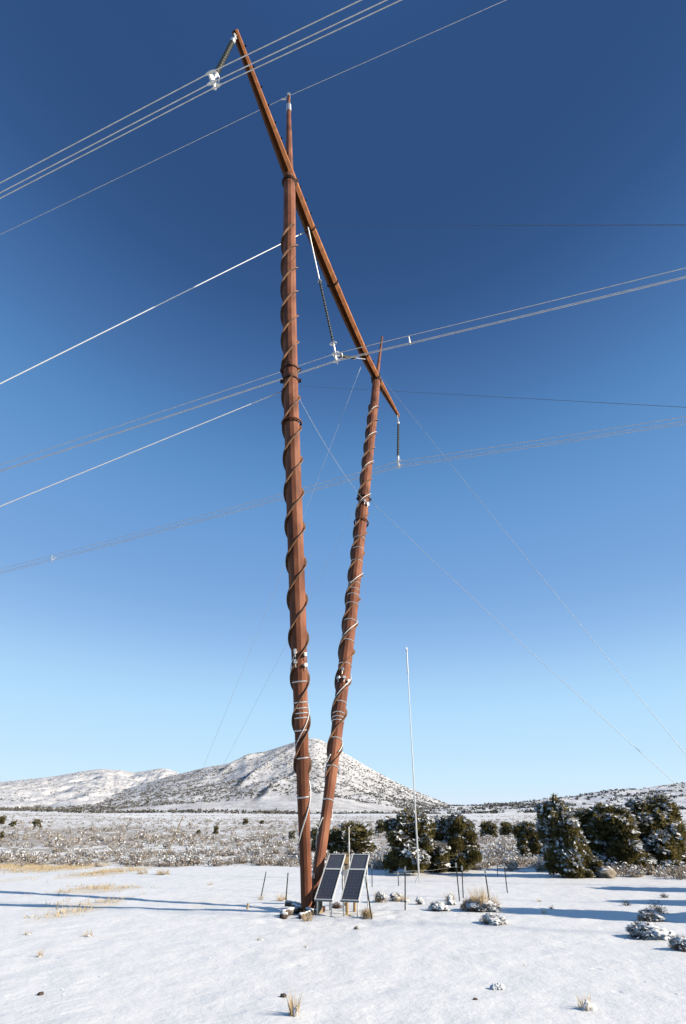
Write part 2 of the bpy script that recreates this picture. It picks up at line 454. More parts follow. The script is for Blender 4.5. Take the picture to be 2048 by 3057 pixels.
for (cx, cy, hx, hy, k) in STRAW:
    q = ((va[:, 0] - cx) / hx) ** 2 + ((va[:, 1] - cy) / hy) ** 2
    sw = np.maximum(sw, k * np.clip(1.35 - q, 0, 1))
st = ground.data.attributes.new('straw', 'FLOAT', 'POINT'); st.data.foreach_set('value', sw.astype(np.float32))

# ------------------------------------------------------------------ hills
def hill(name, sky_pts, Rr, Rf, expo, material, gully=0.1, seed=0, spur=None, ncol=340, nrow=110):
    A = []
    for (px, py) in sky_pts:
        r = ray(px, py); A.append((math.atan2(r.x, r.y), math.atan2(r.z, math.hypot(r.x, r.y))))
    A.sort()
    ax = np.array([a for a, _ in A]); ex = np.array([e for _, e in A])
    azs = np.linspace(ax[0], ax[-1], ncol)
    el = np.interp(azs, ax, ex)
    k = np.ones(5) / 5
    el = np.convolve(np.pad(el, 2, mode='edge'), k, 'valid')
    ts = np.concatenate([np.linspace(0, 1, nrow), [1.04, 1.1, 1.25, 1.5]])
    vs, flank_shades = [], []
    for tt in ts:
        for a, e in zip(azs, el):
            r = Rf + (Rr - Rf) * tt
            x, y = r * math.sin(a), r * math.cos(a)
            b0 = terrain(x, y) - 3 + (0 if tt > 0.02 else -6)
            top = CAM_H + Rr * math.tan(e)
            sft = min(tt, 1) ** expo if tt <= 1 else max(0.3, 1 - (tt - 1) * 1.3)
            h = b0 + (top - b0) * sft
            flank_shade = 0.0
            if 0 < tt < 1:
                win = tt ** 1.2 * (1 - tt) ** 0.6 * 2.0
                q = Vector((x / (Rr * 0.045) + seed, y / (Rr * 0.1), seed * 2.3))
                h += win * gully * (top - b0) * (abs(noise.fractal(q, 0.9, 2.1, 5)) * -1.2 + 0.25)
                if spur:
                    for (a0, t0, a1, t1, wd, amp) in spur:
                        if t1 < tt < t0:
                            u = (t0 - tt) / (t0 - t1)
                            ac = a0 + (a1 - a0) * u + 0.004 * math.sin(u * 9)
                            q = (a - ac) / wd
                            prof = math.exp(-q * 1.1) if q > 0 else max(0.0, 1 + q * 2.2)
                            h += amp * math.sin(math.pi * min(1, u * 1.05 + 0.02)) ** 0.6 * prof
                            if -0.6 < q < 0.05: flank_shade = max(flank_shade, 0.3)  # shade of the spur's steep left flank, painted in as darker cover
            vs.append((x, y, h)); flank_shades.append(flank_shade)
    n = len(azs)
    fs = [(i * n + j, i * n + j + 1, (i + 1) * n + j + 1, (i + 1) * n + j) for i in range(len(ts) - 1) for j in range(n - 1)]
    m = MB(); m.add(vs, fs)
    o = m.build(name, material, smooth=True, origin=(0, 0, 0))
    tag(o, kind='structure')
    at_ = o.data.attributes.new('brush', 'FLOAT', 'POINT'); at_.data.foreach_set('value', np.array(flank_shades, dtype=np.float32))  # on the hills this holds only the painted flank shade
    return np.array(vs).reshape(len(ts), n, 3)

def az_of(px, py=2350):
    r = ray(px, py); return math.atan2(r.x, r.y)

V_left = hill('left_hills', [(-500, 2360), (-250, 2345), (0, 2335), (89, 2326), (179, 2315), (250, 2302), (304, 2295), (366, 2300), (402, 2307), (446, 2299), (482, 2293), (509, 2297), (536, 2309), (600, 2325), (750, 2350), (900, 2380)],
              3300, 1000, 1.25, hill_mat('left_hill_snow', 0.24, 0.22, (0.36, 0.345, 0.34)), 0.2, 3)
V_main = hill('main_hill', [(-300, 2412), (0, 2400), (200, 2385), (300, 2371), (380, 2354), (446, 2335), (500, 2318), (536, 2310), (580, 2299.5), (625, 2288), (670, 2282), (700, 2274), (739, 2257), (806, 2239), (873, 2217), (905, 2207), (927, 2203), (949, 2204.5), (971, 2215), (1029, 2248), (1096, 2288), (1186, 2337.5), (1253, 2366.5), (1320, 2393), (1350, 2404), (1450, 2413), (1700, 2425)],
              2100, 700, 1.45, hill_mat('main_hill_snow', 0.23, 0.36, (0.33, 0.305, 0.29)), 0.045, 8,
              spur=[(az_of(905), 0.95, az_of(690), 0.42, 0.03, 20), (az_of(760), 0.97, az_of(640), 0.8, 0.03, 22), (az_of(900), 0.55, az_of(760), 0.2, 0.03, 12)])
V_right = hill('right_hill', [(1150, 2426), (1250, 2414), (1348, 2405), (1393, 2405), (1482, 2399), (1562, 2395), (1598, 2390), (1634, 2383), (1705, 2377), (1772, 2367), (1821, 2358), (1906, 2356), (1973, 2344), (2048, 2335), (2250, 2318), (2600, 2300)],
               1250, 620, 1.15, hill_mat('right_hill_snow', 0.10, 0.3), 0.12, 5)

# ------------------------------------------------------------------ vegetation meshes
def sprigs(P, out, n_each, L, w, up=0.8, jit=0.5):
    """kites bristling out of points P, leaning along 'out' and up"""
    n = len(P)
    P = np.repeat(P, n_each, axis=0); out = np.repeat(out, n_each, axis=0)
    A = unit(out * 0.7 + np.array([0, 0, up]) + rng.normal(0, jit, P.shape))
    Wd = unit(np.cross(A, rng.normal(0, 1, P.shape)))
    Ls = L * rng.uniform(0.6, 1.3, n * n_each); ws = w * rng.uniform(0.6, 1.3, n * n_each)
    P = P + rng.normal(0, L * 0.25, P.shape)
    return kite_quads(P, A, Wd, Ls, ws)

def caps(P, size, tilt=0.6):
    """snow flakes lying on points P"""
    n = len(P)
    A = unit(rng.normal(0, 1, (n, 3)) * np.array([1, 1, 0.25 * tilt]))
    Wd = unit(np.cross(A, np.array([0, 0, 1.0]) + rng.normal(0, tilt, (n, 3))))
    return kite_quads(P, A, Wd, size * rng.uniform(0.6, 1.4, n), size * 0.45 * rng.uniform(0.6, 1.4, n))

def sphere_dirs(n, zmin=-0.5):
    z = rng.uniform(zmin, 1, n); a = rng.uniform(0, 2 * math.pi, n); r = np.sqrt(1 - z * z)
    return np.stack([r * np.cos(a), r * np.sin(a), z], 1)

def juniper_meshes(nl, dens, seed, taper=0.7, snow=0.25, low=0.1, leaf=1.0, rnd=2.4):
    """unit tree (height 1, width 1): trunk, foliage, snow"""
    r0 = random.Random(seed)
    fo, sn, tr = MB(), MB(), MB()
    lobes = []
    for i in range(nl):
        h = low + (0.86 - low) * (i + r0.random() * 0.7) / nl
        Rm = 0.40 * (1 - ((h - low) / (1.02 - low)) ** rnd) ** taper
        a = i * 2.4 + r0.uniform(-0.5, 0.5)
        rr = Rm * r0.uniform(0.45, 1.0)
        s = r0.uniform(0.095, 0.165) * (1.1 - 0.25 * h)
        lobes.append((np.array([rr * math.cos(a), rr * math.sin(a), h]), np.array([s * r0.uniform(0.8, 1.2), s * r0.uniform(0.8, 1.2), s * r0.uniform(0.85, 1.45)])))
    lobes.append((np.array([0.02, 0.0, 0.45]), np.array([0.17, 0.17, 0.3])))
    for i in range(14):              # upright leaders that roughen the outline
        a = r0.uniform(0, 6.283); q = r0.uniform(0.0, 0.36); hh = 0.62 + 0.36 * (1 - (q / 0.42) ** 2) * r0.uniform(0.7, 1.0)
        lobes.append((np.array([q * math.cos(a), q * math.sin(a), hh - 0.08]), np.array([0.045, 0.045, r0.uniform(0.09, 0.15)])))
    for c, r in lobes:
        n = max(30 if leaf < 1.5 else 8, int(dens * (r[0] / 0.15) ** 2))
        D = sphere_dirs(n, -0.75)
        rad = rng.uniform(0.62, 1.08, n) ** 0.8
        P = c + D * r * rad[:, None]
        fo.kites(sprigs(P, D, 4, 0.05 * leaf, 0.009 * leaf, 0.8, 0.45))
        Dc = sphere_dirs(max(4, n // 3), -0.9)
        fo.kites(sprigs(c + Dc * r * 0.5, Dc, 3, 0.08 * leaf, 0.02 * leaf, 0.4, 0.8))
        nz = np.array([noise.noise(Vector((p[0] * 11 + seed, p[1] * 11, p[2] * 11))) for p in P])
        keep = (D[:, 2] > -0.05) & (D @ np.array(sun_dir) > -0.25) & (rad > 0.8) & (nz > 0.27 - snow - 0.3 * D[:, 2])
        Q = P[keep] + D[keep] * r * 0.2
        if len(Q): sn.kites(caps(np.repeat(Q, 2, 0) + rng.normal(0, 0.012, (2 * len(Q), 3)), 0.058 * leaf, 0.7))
        tr.tube([(0, 0, max(0.02, c[2] * 0.35)), (c[0] * 0.5, c[1] * 0.5, c[2] * 0.75), tuple(c)], [0.02, 0.013, 0.005], 5)
    tr.tube([(0, 0, -0.03), (0.01, 0.01, 0.2), (-0.01, 0.0, 0.5), (0.0, 0.0, 0.8)], [0.045, 0.034, 0.02, 0.006], 7)
    return tr.mesh('trunk', M['bark']), fo.mesh('foliage', M['juniper']), sn.mesh('snow', M['snow'])

JUN = [juniper_meshes(22, 380, 11, 0.6, 0.32), juniper_meshes(26, 380, 12, 0.75, 0.26), juniper_meshes(19, 400, 13, 0.5, 0.4), juniper_meshes(26, 360, 14, 0.85, 0.26, rnd=1.5)]
JUN_S = [juniper_meshes(9, 70, 21, 0.6, 0.12, 0.12, 1.7), juniper_meshes(8, 70, 22, 0.7, 0.2, 0.12, 1.7), juniper_meshes(10, 60, 23, 0.5, 0.28, 0.12, 1.7)]

def juniper(meshes, x0, x1, ytop, ybase, label, group, rot=0.0, depth=1.0, name='juniper_tree', pos=None, size=None):
    if pos is None:
        xc = (x0 + x1) / 2
        p = at(xc, ybase)
        w = (x1 - x0) * px_size(p) * 1.15
        h = height_at(p, xc, ytop) * 1.0
    else:
        p = Vector((pos[0], pos[1], terrain(*pos))); w, h = size
    o = empty(name, (p.x, p.y, p.z - 0.04), label, 'tree', group)
    o.scale = (w, w * depth, h)
    o.rotation_euler = (0, 0, rot)
    for nm, me in zip(('trunk', 'foliage', 'snow'), meshes):
        c = bpy.data.objects.new(nm, me); COL.objects.link(c); c.parent = o
        if nm == 'snow': c['kind'] = 'stuff'
    return o

GN = 'junipers at the edge of the clearing'
juniper(JUN[0], 1150, 1325, 2413, 2606, 'snow-dusted juniper directly behind the tall white pole', GN, 0.3)
juniper(JUN[2], 1308, 1448, 2428, 2602, 'rounded snow-dusted juniper touching the right side of the one behind the white pole', GN, 1.9)
juniper(JUN[1], 1245, 1385, 2432, 2596, 'middle juniper filling the gap between the one behind the white pole and the rounded one', GN, 2.6)
juniper(JUN[3], 1628, 1788, 2378, 2618, 'tall pointed juniper with its brown foot beside the snow-capped boulders', GN, 4.2)
juniper(JUN[1], 1742, 1955, 2394, 2603, 'broad dark juniper behind the snow-capped boulders', GN, 0.8)
juniper(JUN[2], 1905, 2085, 2372, 2594, 'snow-streaked juniper with a bare trunk at the right edge', GN, 3.0)
juniper(JUN[0], 1700, 1800, 2535, 2619, 'low brownish juniper bush at the foot of the tall pointed juniper', GN, 2.0)
juniper(JUN_S[2], 1005, 1122, 2455, 2562, 'golden green juniper just above the right-hand solar panel', GN, 1.0)
juniper(JUN_S[1], 962, 1030, 2470, 2560, 'snow-flecked juniper just right of the thinner leaning mast', GN, 2.0)
juniper(JUN_S[0], 922, 968, 2462, 2558, 'dark juniper seen between the feet of the two masts', GN, 0.5)
juniper(JUN[1], 1545, 1628, 2448, 2560, 'slim juniper standing alone left of the tall pointed one', GN, 1.3)
juniper(JUN_S[0], 1615, 1650, 2462, 2560, 'narrow dark juniper against the left flank of the tall pointed one', GN, 2.2)
GM = 'small junipers scattered over the sagebrush plain'
juniper(JUN_S[1], 1434, 1490, 2450, 2503, 'small round juniper in the gap right of the two joined junipers', GM, 0.2)
juniper(JUN_S[2], 1492, 1548, 2453, 2498, 'small wide juniper touching the slim one on its left', GM, 1.2)
juniper(JUN_S[0], 1118, 1165, 2447, 2488, 'small dark juniper left of the one behind the white pole', GM, 2.2)
juniper(JUN_S[1], 1150, 1205, 2443, 2492, 'small juniper peeping out left of the white pole', GM, 3.2)
juniper(JUN_S[2], 92, 121, 2445, 2474, 'round juniper, largest of the few out on the plain at left', GM, 0.4)
juniper(JUN_S[0], -14, 15, 2434, 2461, 'juniper cut by the left picture edge, higher on the plain', GM, 1.4)
juniper(JUN_S[1], 26, 47, 2450, 2469, 'tiny juniper left of the round one on the plain', GM, 2.4)
juniper(JUN_S[0], -9, 7, 2480, 2514, 'reddish dark juniper cut by the left picture edge, lower on the plain', GM, 3.4)
juniper(JUN_S[2], 633, 653, 2464, 2492, 'small juniper on the plain left of the thicker mast', GM, 0.9)
juniper(JUN_S[1], 584, 598, 2476, 2493, 'faint small bush-like juniper next to the orange guy marker', GM, 1.7)
juniper(JUN_S[0], 723, 742, 2443, 2463, 'tiny dark juniper casting a shadow below the main hill', GM, 2.7)
juniper(JUN_S[1], 773, 789, 2448, 2460, 'smallest juniper nearest the thicker mast on the upper plain', GM, 2.9)
juniper(JUN_S[2], 858, 884, 2478, 2506, 'small juniper touching the left side of the thicker mast', GM, 3.9)
juniper(JUN_S[0], 1150, 1163, 2436, 2446, 'lone dot-like juniper on the snow below the right flank of the main hill', GM, 3.5)
juniper(JUN_S[1], 1618, 1646, 2428, 2448, 'tiny juniper above the gap left of the tall pointed one', GM, 3.3)
juniper(JUN_S[0], 1990, 2080, 2418, 2575, 'olive juniper behind the one at the right edge', GN, 0.7)
for (x, y, w, h, l) in [(13.8, 14.0, 2.6, 4.9, 'juniper just outside the right picture edge, nearest one'), (17.5, 16.6, 2.6, 4.6, 'juniper outside the right picture edge, middle one'), (18.4, 21.4, 2.2, 4.4, 'slim juniper farthest outside the right picture edge')]:
    juniper(JUN[1], 0, 0, 0, 0, l, GN, x, pos=(x, y), size=(w, h))

# ---- countless vegetation: one object each
def brush_field(name, n, d0, d1, power, size, k, az0, az1, mats, snow_share=0.5, pred=None):
    m = MB()
    u = rng.uniform(0, 1, n)
    d = d0 * (d1 / d0) ** (u ** power)
    a = rng.uniform(az0, az1, n)
    for di, ai in zip(d, a):
        x, y = di * math.sin(ai), di * math.cos(ai)
        if pred and not pred(x, y, di, ai): continue
        z = terrain(x, y)
        s = size * random.choice((0.5, 0.7, 0.9, 1.1, 1.5)) * random.uniform(0.8, 1.2)
        kk = k if di < 70 else max(6, k // 3)
        gr = 1.0 if di < 70 else 1.7
        D = sphere_dirs(kk, 0.05)
        P = np.array([x, y, z]) + D * np.array([0.35, 0.35, 0.2]) * s * rng.uniform(0.3, 1, (kk, 1))
        m.kites(sprigs(P, D, 3, 0.2 * s * gr, 0.03 * s * gr, 0.7, 0.6), 0)
        ks = int(kk * snow_share * random.uniform(0.4, 1.5))
        if ks:
            Q = np.array([x, y, z + 0.06 * s]) + sphere_dirs(ks, 0.1) * np.array([0.42, 0.42, 0.46]) * s
            m.kites(caps(Q, 0.10 * s * gr, 0.7), 1)
    o = m.build(name, mats, origin=(0, 0, 0))
    return tag(o, kind='stuff')

def in_scrub(x, y, d, a):
    return d > edge(a) + 0.3 + 3.2 * max(-0.3, noise.noise(Vector((x * 0.22, 7, y * 0.1)))) and noise.noise(Vector((x * 0.09, y * 0.09, 4))) + random.uniform(-0.35, 0.5) > -0.12
brush_field('sagebrush', 10500, 33, 420, 1.0, 0.85, 26, -R(46), R(46), [M['sage'], M['snow']], 1.2, in_scrub)

def blob_field(name, pts, s0, s1, material, snow=0.0, squat=0.8):
    m = MB()
    for (x, y, z) in pts:
        s = random.uniform(s0, s1)
        D = sphere_dirs(9, -0.1)
        P = np.array([x, y, z]) + D * s * np.array([0.5, 0.5, 0.45 * squat])
        m.kites(sprigs(P, D, 2, 0.6 * s, 0.22 * s, 0.6, 0.5), 0)
        if random.random() < snow: m.kites(caps(np.array([[x, y, z + 0.62 * s * squat]] * 2) + rng.normal(0, 0.25 * s, (2, 3)), 0.6 * s, 0.6), 1)
    return tag(m.build(name, [material, M['snow']], origin=(0, 0, 0)), kind='stuff')

def on_surface(V, n, t0, t1, dens):
    out = []
    nr = int((len(V) - 4))
    while len(out) < n:
        i = random.uniform(t0, t1) * (nr - 2); j = random.uniform(0, V.shape[1] - 2)
        p = V[int(i), int(j)] * (1 - (i % 1)) + V[int(i) + 1, int(j)] * (i % 1)
        p = p + (V[int(i), int(j) + 1] - V[int(i), int(j)]) * (j % 1)
        if dens(p, i / nr) : out.append(tuple(p))
    return out
dn = lambda sc, off, seed: (lambda p, t: noise.noise(Vector((p[0] * sc + seed, p[1] * sc, seed))) + random.uniform(-0.6, 0.6) > off)
pts = on_surface(V_main, 11000, 0.26, 0.99, dn(0.008, -0.15, 3)) + on_surface(V_right, 1500, 0.3, 0.99, dn(0.012, 0.25, 6)) + on_surface(V_left, 3500, 0.3, 0.98, dn(0.003, 0.05, 9))
blob_field('hillside_junipers', pts, 1.2, 3.8, M['far_scrub'], 0.3)
row = []
for i in range(1500):            # belt of junipers along the foot of the hills
    a = random.uniform(-R(46), R(46)); d = random.gauss(640, 14) + 40 * noise.noise(Vector((a * 9, 1, 2)))
    if noise.noise(Vector((a * 26, d * 0.01, 7))) + random.uniform(-0.4, 0.4) < -0.2: continue
    x, y = d * math.sin(a), d * math.cos(a); row.append((x, y, terrain(x, y) + 1.0))
blob_field('distant_woodland', row, 1.4, 3.6, M['far_scrub'], 0.5, 1.0)

def blades(m, p, n, rad, h, w=0.006, lean=0.35, mi=0, bend=0.25):
    a = rng.uniform(0, 2 * math.pi, n); r = rad * np.sqrt(rng.uniform(0, 1, n))
    P = np.stack([p[0] + r * np.cos(a), p[1] + r * np.sin(a), np.full(n, p[2] - 0.02)], 1)
    A = unit(np.stack([rng.normal(0, lean, n) + 0.3 * np.cos(a), rng.normal(0, lean, n) + 0.3 * np.sin(a), np.ones(n)], 1))
    Wd = unit(np.cross(A, rng.normal(0, 1, (n, 3))))
    m.kites(kite_quads(P, A, Wd, h * rng.uniform(0.4, 1.15, n), w * rng.uniform(0.6, 1.4, n)), mi)

m = MB()                         # yellow grass poking through the snow in strips and patches
for (cx, cy, hx, hy, k) in STRAW[:6]:
    area = hx * hy * 4
    for i in range(int(min(1500, 26 * area * k ** 1.5))):
        x, y = cx + random.gauss(0, 0.5) * hx, cy + random.gauss(0, 0.5) * hy
        if noise.noise(Vector((x * 0.9, y * 0.9, 8))) < -0.05: continue
        blades(m, (x, y, terrain(x, y)), 5, 0.09, 0.17, 0.007, 0.5)
tag(m.build('dry_grass', M['straw'], origin=(0, 0, 0)), kind='stuff')
m = MB()                         # stubble and crumbs of snow over the clearing
for i in range(420):
    d = 5 * (38 / 5) ** random.random(); a = random.uniform(-R(44), R(44)); x, y = d * math.sin(a), d * math.cos(a)
    if noise.noise(Vector((x * 0.25, y * 0.25, 21))) + random.uniform(-0.3, 0.3) < 0.1: continue
    z = terrain(x, y)
    if random.random() < 0.75: blades(m, (x, y, z), random.randint(2, 5), 0.04, random.uniform(0.03, 0.08), 0.003, 0.7, 0)
    else:
        q = random.uniform(0.006, 0.018)
        m.blob((x, y, z), (q * 1.6, q, q * 0.8), 1, 0.4, 2, i, mi=1)
tag(m.build('snow_stubble', [M['straw'], M['snow']], origin=(0, 0, 0)), kind='stuff')

# ---- shrubs and tufts one can count
def shrub(px0, px1, ytop, ybase, label, twig='sage', snow=0.6, n=160, group=None, name='snowy_shrub', lump=0, cat='shrub', side=0.0, thin=1.0):
    p = at((px0 + px1) / 2, ybase - (ybase - ytop) * 0.12)
    w = (px1 - px0) * px_size(p); h = max(0.06, height_at(p, (px0 + px1) / 2, ytop))
    o = empty(name, (p.x, p.y, p.z), label, cat, group)
    tw, sn = MB(), MB()
    D = sphere_dirs(n, 0.02)
    sh = np.array([w / 2, w / 2 * 0.8, h * 0.9]) * 0.86
    rad = rng.uniform(0.25, 0.95, (n, 1))
    P = np.array(p) + D * sh * rad
    tw.kites(sprigs(P, D, 7, 0.09 * max(w, h), 0.008 * max(w, h) * thin, 0.4, 0.8))
    for k in range(max(8, n // 8)):   # stems from the root
        e = Vector(P[k])
        tw.tube([p + Vector((0, 0, -0.03)), p.lerp(e, 0.5) + Vector((0, 0, 0.06 * h)), e], [0.012, 0.008, 0.003], 4, False)
    tw.build('branches', M[twig], o)
    ns = int(n * snow * 2)
    if ns:
        Ds = sphere_dirs(ns * 2, 0.12)
        Ds = Ds[Ds @ np.array(sun_dir) + 0.3 * Ds[:, 2] > 0.15 - side][:ns]
        Q = np.array(p) + Ds * sh * rng.uniform(0.85, 1.12, (len(Ds), 1))
        sn.kites(caps(Q, 0.07 * max(w, h), 0.4))
        for k in range(lump):
            q = Ds[(k * 5) % len(Ds)] * sh * random.uniform(0.55, 0.85) + np.array([side * w * 0.2, 0, 0])
            e = random.uniform(0.7, 1.35)
            sn.blob(p + Vector(q), (w * 0.13 * e + 0.02, w * 0.12 * e + 0.02, h * 0.17 * e + 0.01), 3, 0.55, 1.8, k + px0)
        sn.build('snow', M['snow'], o, smooth=True)['kind'] = 'stuff'
    return o

GS = 'snow-covered shrubs in the clearing'
shrub(1899, 1985, 2707, 2756, 'brown shrub with a snowy top, just above the big white mound at right', 'twig', 0.9, 240, GS, lump=12, side=0.4)
shrub(1861, 2001, 2748, 2806, 'big white snow-buried shrub with a dark left end', 'twig_dark', 2.0, 200, GS, lump=34, side=0.5)
shrub(1994, 2085, 2786, 2843, 'snowy brown shrub cut by the right picture edge', 'twig', 1.0, 240, GS, lump=14, side=0.35)
shrub(1426, 1517, 2722, 2762, 'snow-clumped low shrub standing alone in front of the fence posts', 'twig', 1.1, 180, GS, lump=16, side=0.1)
shrub(1271, 1341, 2686, 2724, 'mostly white snow-laden shrub, left of the tan plumed one', 'twig', 1.3, 150, GS, lump=20, side=0.1)
shrub(1362, 1497, 2676, 2724, 'wide snowy brown shrub around the feet of two fence posts', 'twig', 1.0, 300, GS, lump=16)
shrub(1236, 1268, 2674, 2703, 'small snowy tan shrub right of the lone upright fence post', 'twig', 1.0, 120, GS, lump=9)
shrub(1322, 1362, 2664, 2706, 'pale tan shrub with snow behind the mostly white one', 'straw', 0.9, 140, GS, lump=7)
shrub(1110, 1162, 2655, 2698, 'tan and brown grassy shrub right of the solar panels', 'straw', 0.6, 220, GS, lump=5)
shrub(1155, 1205, 2658, 2692, 'snow-flecked tan shrub behind the one right of the solar panels', 'straw', 0.9, 160, GS, lump=8)
GD = 'bare dark shrubs in the tree shadow'
shrub(1925, 2006, 2678, 2734, 'largest bare dark shrub in the blue tree shadow at right', 'twig_dark', 0, 90, GD, 'bare_shrub', thin=0.7)
shrub(1849, 1893, 2682, 2707, 'thin bare shrub in the blue tree shadow, left of the largest', 'twig_dark', 0, 60, GD, 'bare_shrub', thin=0.7)
shrub(1966, 2003, 2662, 2683, 'small dense bare shrub above the largest in the tree shadow', 'twig_dark', 0, 60, GD, 'bare_shrub')
shrub(1636, 1659, 2697, 2716, 'tiny dark shrub beside a pale grass tuft at the shadow edge', 'twig_dark', 0.2, 50, GD, 'bare_shrub')
shrub(983, 1026, 2689, 2716, 'reddish brown low brush under the solar panels', 'red_brush', 0.1, 160, None, 'low_brush')
shrub(1070, 1122, 2700, 2746, 'round pale tan tumbleweed beside a leaning fence post', 'straw', 0.05, 420, None, 'tumbleweed', thin=0.6)

def tuft(px0, px1, ytop, ybase, label, n=60, snow=0.0, group='dry grass tufts', lean=0.3):
    p = at((px0 + px1) / 2, ybase)
    w = (px1 - px0) * px_size(p); h = height_at(p, (px0 + px1) / 2, ytop)
    o = empty('grass_tuft', (p.x, p.y, p.z), label, 'grass tuft', group)
    m = MB(); blades(m, p, n, w * 0.3, h, 0.003 + 0.004 * h, lean); blades(m, p, n, w * 0.42, h * 0.45, 0.003 + 0.005 * h, lean * 2.2); m.build('blades', M['straw'], o)['kind'] = 'stuff'
    if snow:
        s = MB()
        s.blob((p.x + 0.12 * w, p.y - 0.1 * w, p.z + 0.02 * w), (w * 0.3 * snow ** 0.5, w * 0.24, h * 0.24 * min(1.3, snow)), 3, 0.6, 2.2, px0)
        s.build('snow', M['snow'], o, smooth=True)
    return o
tuft(862, 892, 2945, 3034, 'tall golden grass tuft in the bottom centre foreground', 60, 1.5, lean=0.1)
tuft(1722, 1778, 2950, 3014, 'pale grass tuft wrapped in a snow lump, bottom right', 40, 1.6, lean=0.2)
tuft(108, 126, 2824, 2858, 'thin upright grass tuft in the left foreground', 26, 0.4, lean=0.15)
tuft(67, 97, 2771, 2790, 'low tan grass tuft near the left edge', 40, 0.5)
tuft(243, 278, 2767, 2796, 'sparse pale grass tuft below the yellow patch at left', 36, 0.4)
tuft(404, 447, 2589, 2609, 'left one of two tan mounds at the end of the yellow strip', 160, 0.3)
tuft(460, 512, 2590, 2611, 'dense tan mound right of the yellow strip', 260, 0.3)
tuft(614, 640, 2628, 2642, 'small dark-footed grass tuft left of the leaning thin posts', 40, 0.2)
tuft(822, 861, 2660, 2690, 'tan grass tuft at the foot of the post nearest the thicker mast', 110, 0.4)
tuft(772, 787, 2662, 2686, 'grass tuft at the foot of the leftmost leaning post', 36, 0.2)
tuft(1414, 1458, 2637, 2720, 'tall tan plume grass rising from the wide snowy brown shrub', 240, 0, lean=0.2)
tuft(1118, 1150, 2650, 2692, 'tan grass spray growing through the tan shrub right of the panels', 150, 0.5, lean=0.35)
tuft(1165, 1232, 2660, 2690, 'low wide tan grass between the panels and the lone upright post', 170, 0.6, lean=0.5)
tuft(1330, 1360, 2655, 2690, 'tan grass between the mostly white shrub and the close pair of posts', 110, 0.4, lean=0.35)
tuft(1455, 1495, 2662, 2706, 'tan grass at the right end of the wide snowy brown shrub', 90, 0.4, lean=0.4)
tuft(1614, 1637, 2708, 2727, 'pale grass tuft at the near edge of the tree shadow', 50, 0.5)
tuft(1604, 1620, 2678, 2692, 'faint grass tuft within the tree shadow', 30, 0.4)
tuft(900, 935, 2712, 2750, 'tan grass hanging round the log pile', 90, 0.3)
tuft(1010, 1090, 2715, 2735, 'short tan grass under the right-hand solar panel', 60, 0.6)
tuft(755, 790, 2790, 2806, 'faint grass tuft alone on the open snow left of the masts', 24, 0.6)
tuft(900, 925, 2813, 2827, 'little grass tuft on open snow in front of the log pile', 20, 0.5)

def rock(name, px0, px1, ytop, ybase, label, material, snow=True, cat='rock', group=None, depth=0.8):
    p = at((px0 + px1) / 2, ybase); w = (px1 - px0) * px_size(p); h = height_at(p, (px0 + px1) / 2, ytop)
    o = empty(name, (p.x, p.y, p.z), label, cat, group)
    m = MB(); m.blob((p.x, p.y, p.z + h * 0.25), (w / 2, w / 2 * depth, h * 0.72), 3, 0.45, 1.5, px0, flat=-h * 0.35); m.build('stone', material, o, True)
    if snow:
        s = MB(); s.blob((p.x + w * 0.06, p.y, p.z + h * 0.68), (w * 0.42, w * 0.36 * depth, h * 0.34), 3, 0.35, 1.9, px0 + 1); s.build('snow', M['snow'], o, True)
    return o
rock('boulder', 1776, 1838, 2588, 2620, 'larger rounded boulder with a snow cap under the dark juniper', M['rock'], group='boulders under the junipers')
rock('boulder', 1812, 1856, 2585, 2608, 'smaller boulder behind the larger one, topped with snow', M['rock'], group='boulders under the junipers')
rock('stone', 836, 855, 2966, 2977, 'small dark stone on the snow near the golden grass tuft', M['dark_rock'], False)
rock('stone', 1058, 1071, 2764, 2775, 'small reddish stone on the snow in front of the panels', M['rock'], False)
rock('stone', 112, 130, 2961, 2971, 'dark brown stone in the lower left snow', M['dark_rock'], False)
rock('stone', 1412, 1426, 2979, 2985, 'tiny dark stone on the snow, lower right', M['dark_rock'], False)
m = MB(); p = at(1482, 2954); w = 34 * px_size(p)
for k in range(4): m.blob((p.x + (k - 1) * w * 0.22, p.y, p.z + 0.01), (w * 0.3, w * 0.3, w * 0.28), 3, 0.4, 2, k)
tag(m.build('snow_lump', M['snow'], smooth=True, origin=p), 'low lump of snow with a blue shadow, lower right', 'snow lump')

# ------------------------------------------------------------------ transmission tower
AZ = R(22.5)
U = Vector((math.sin(AZ), math.cos(AZ), 0))           # along the crossarm, away from the viewer
LD = Vector((math.sin(R(-71)), math.cos(R(-71)), 0))  # along the line, to the left
B0 = Vector((-0.894, 16.585, 0))
T = lambda a, z: B0 + U * a + Vector((0, 0, z))
tower = empty('transmission_tower', B0, 'rust brown V-shaped guyed steel transmission tower with a slanting crossarm', 'transmission tower')

def interp_path(pts, n):
    zs = [p.z for p in pts]
    out = []
    for i in range(n + 1):
        z = zs[0] + (zs[-1] - zs[0]) * i / n
        k = max(j for j in range(len(zs) - 1) if zs[j] <= z + 1e-6) if z < zs[-1] else len(zs) - 2
        f = (z - zs[k]) / (zs[k + 1] - zs[k])
        out.append(pts[k].lerp(pts[k + 1], f))
    return out
def path_at(pts, z):
    for a, b in zip(pts, pts[1:]):
        if a.z <= z <= b.z: return a.lerp(b, (z - a.z) / (b.z - a.z)), (b - a).normalized()
    return (pts[0], (pts[1] - pts[0]).normalized()) if z < pts[0].z else (pts[-1], (pts[-1] - pts[-2]).normalized())

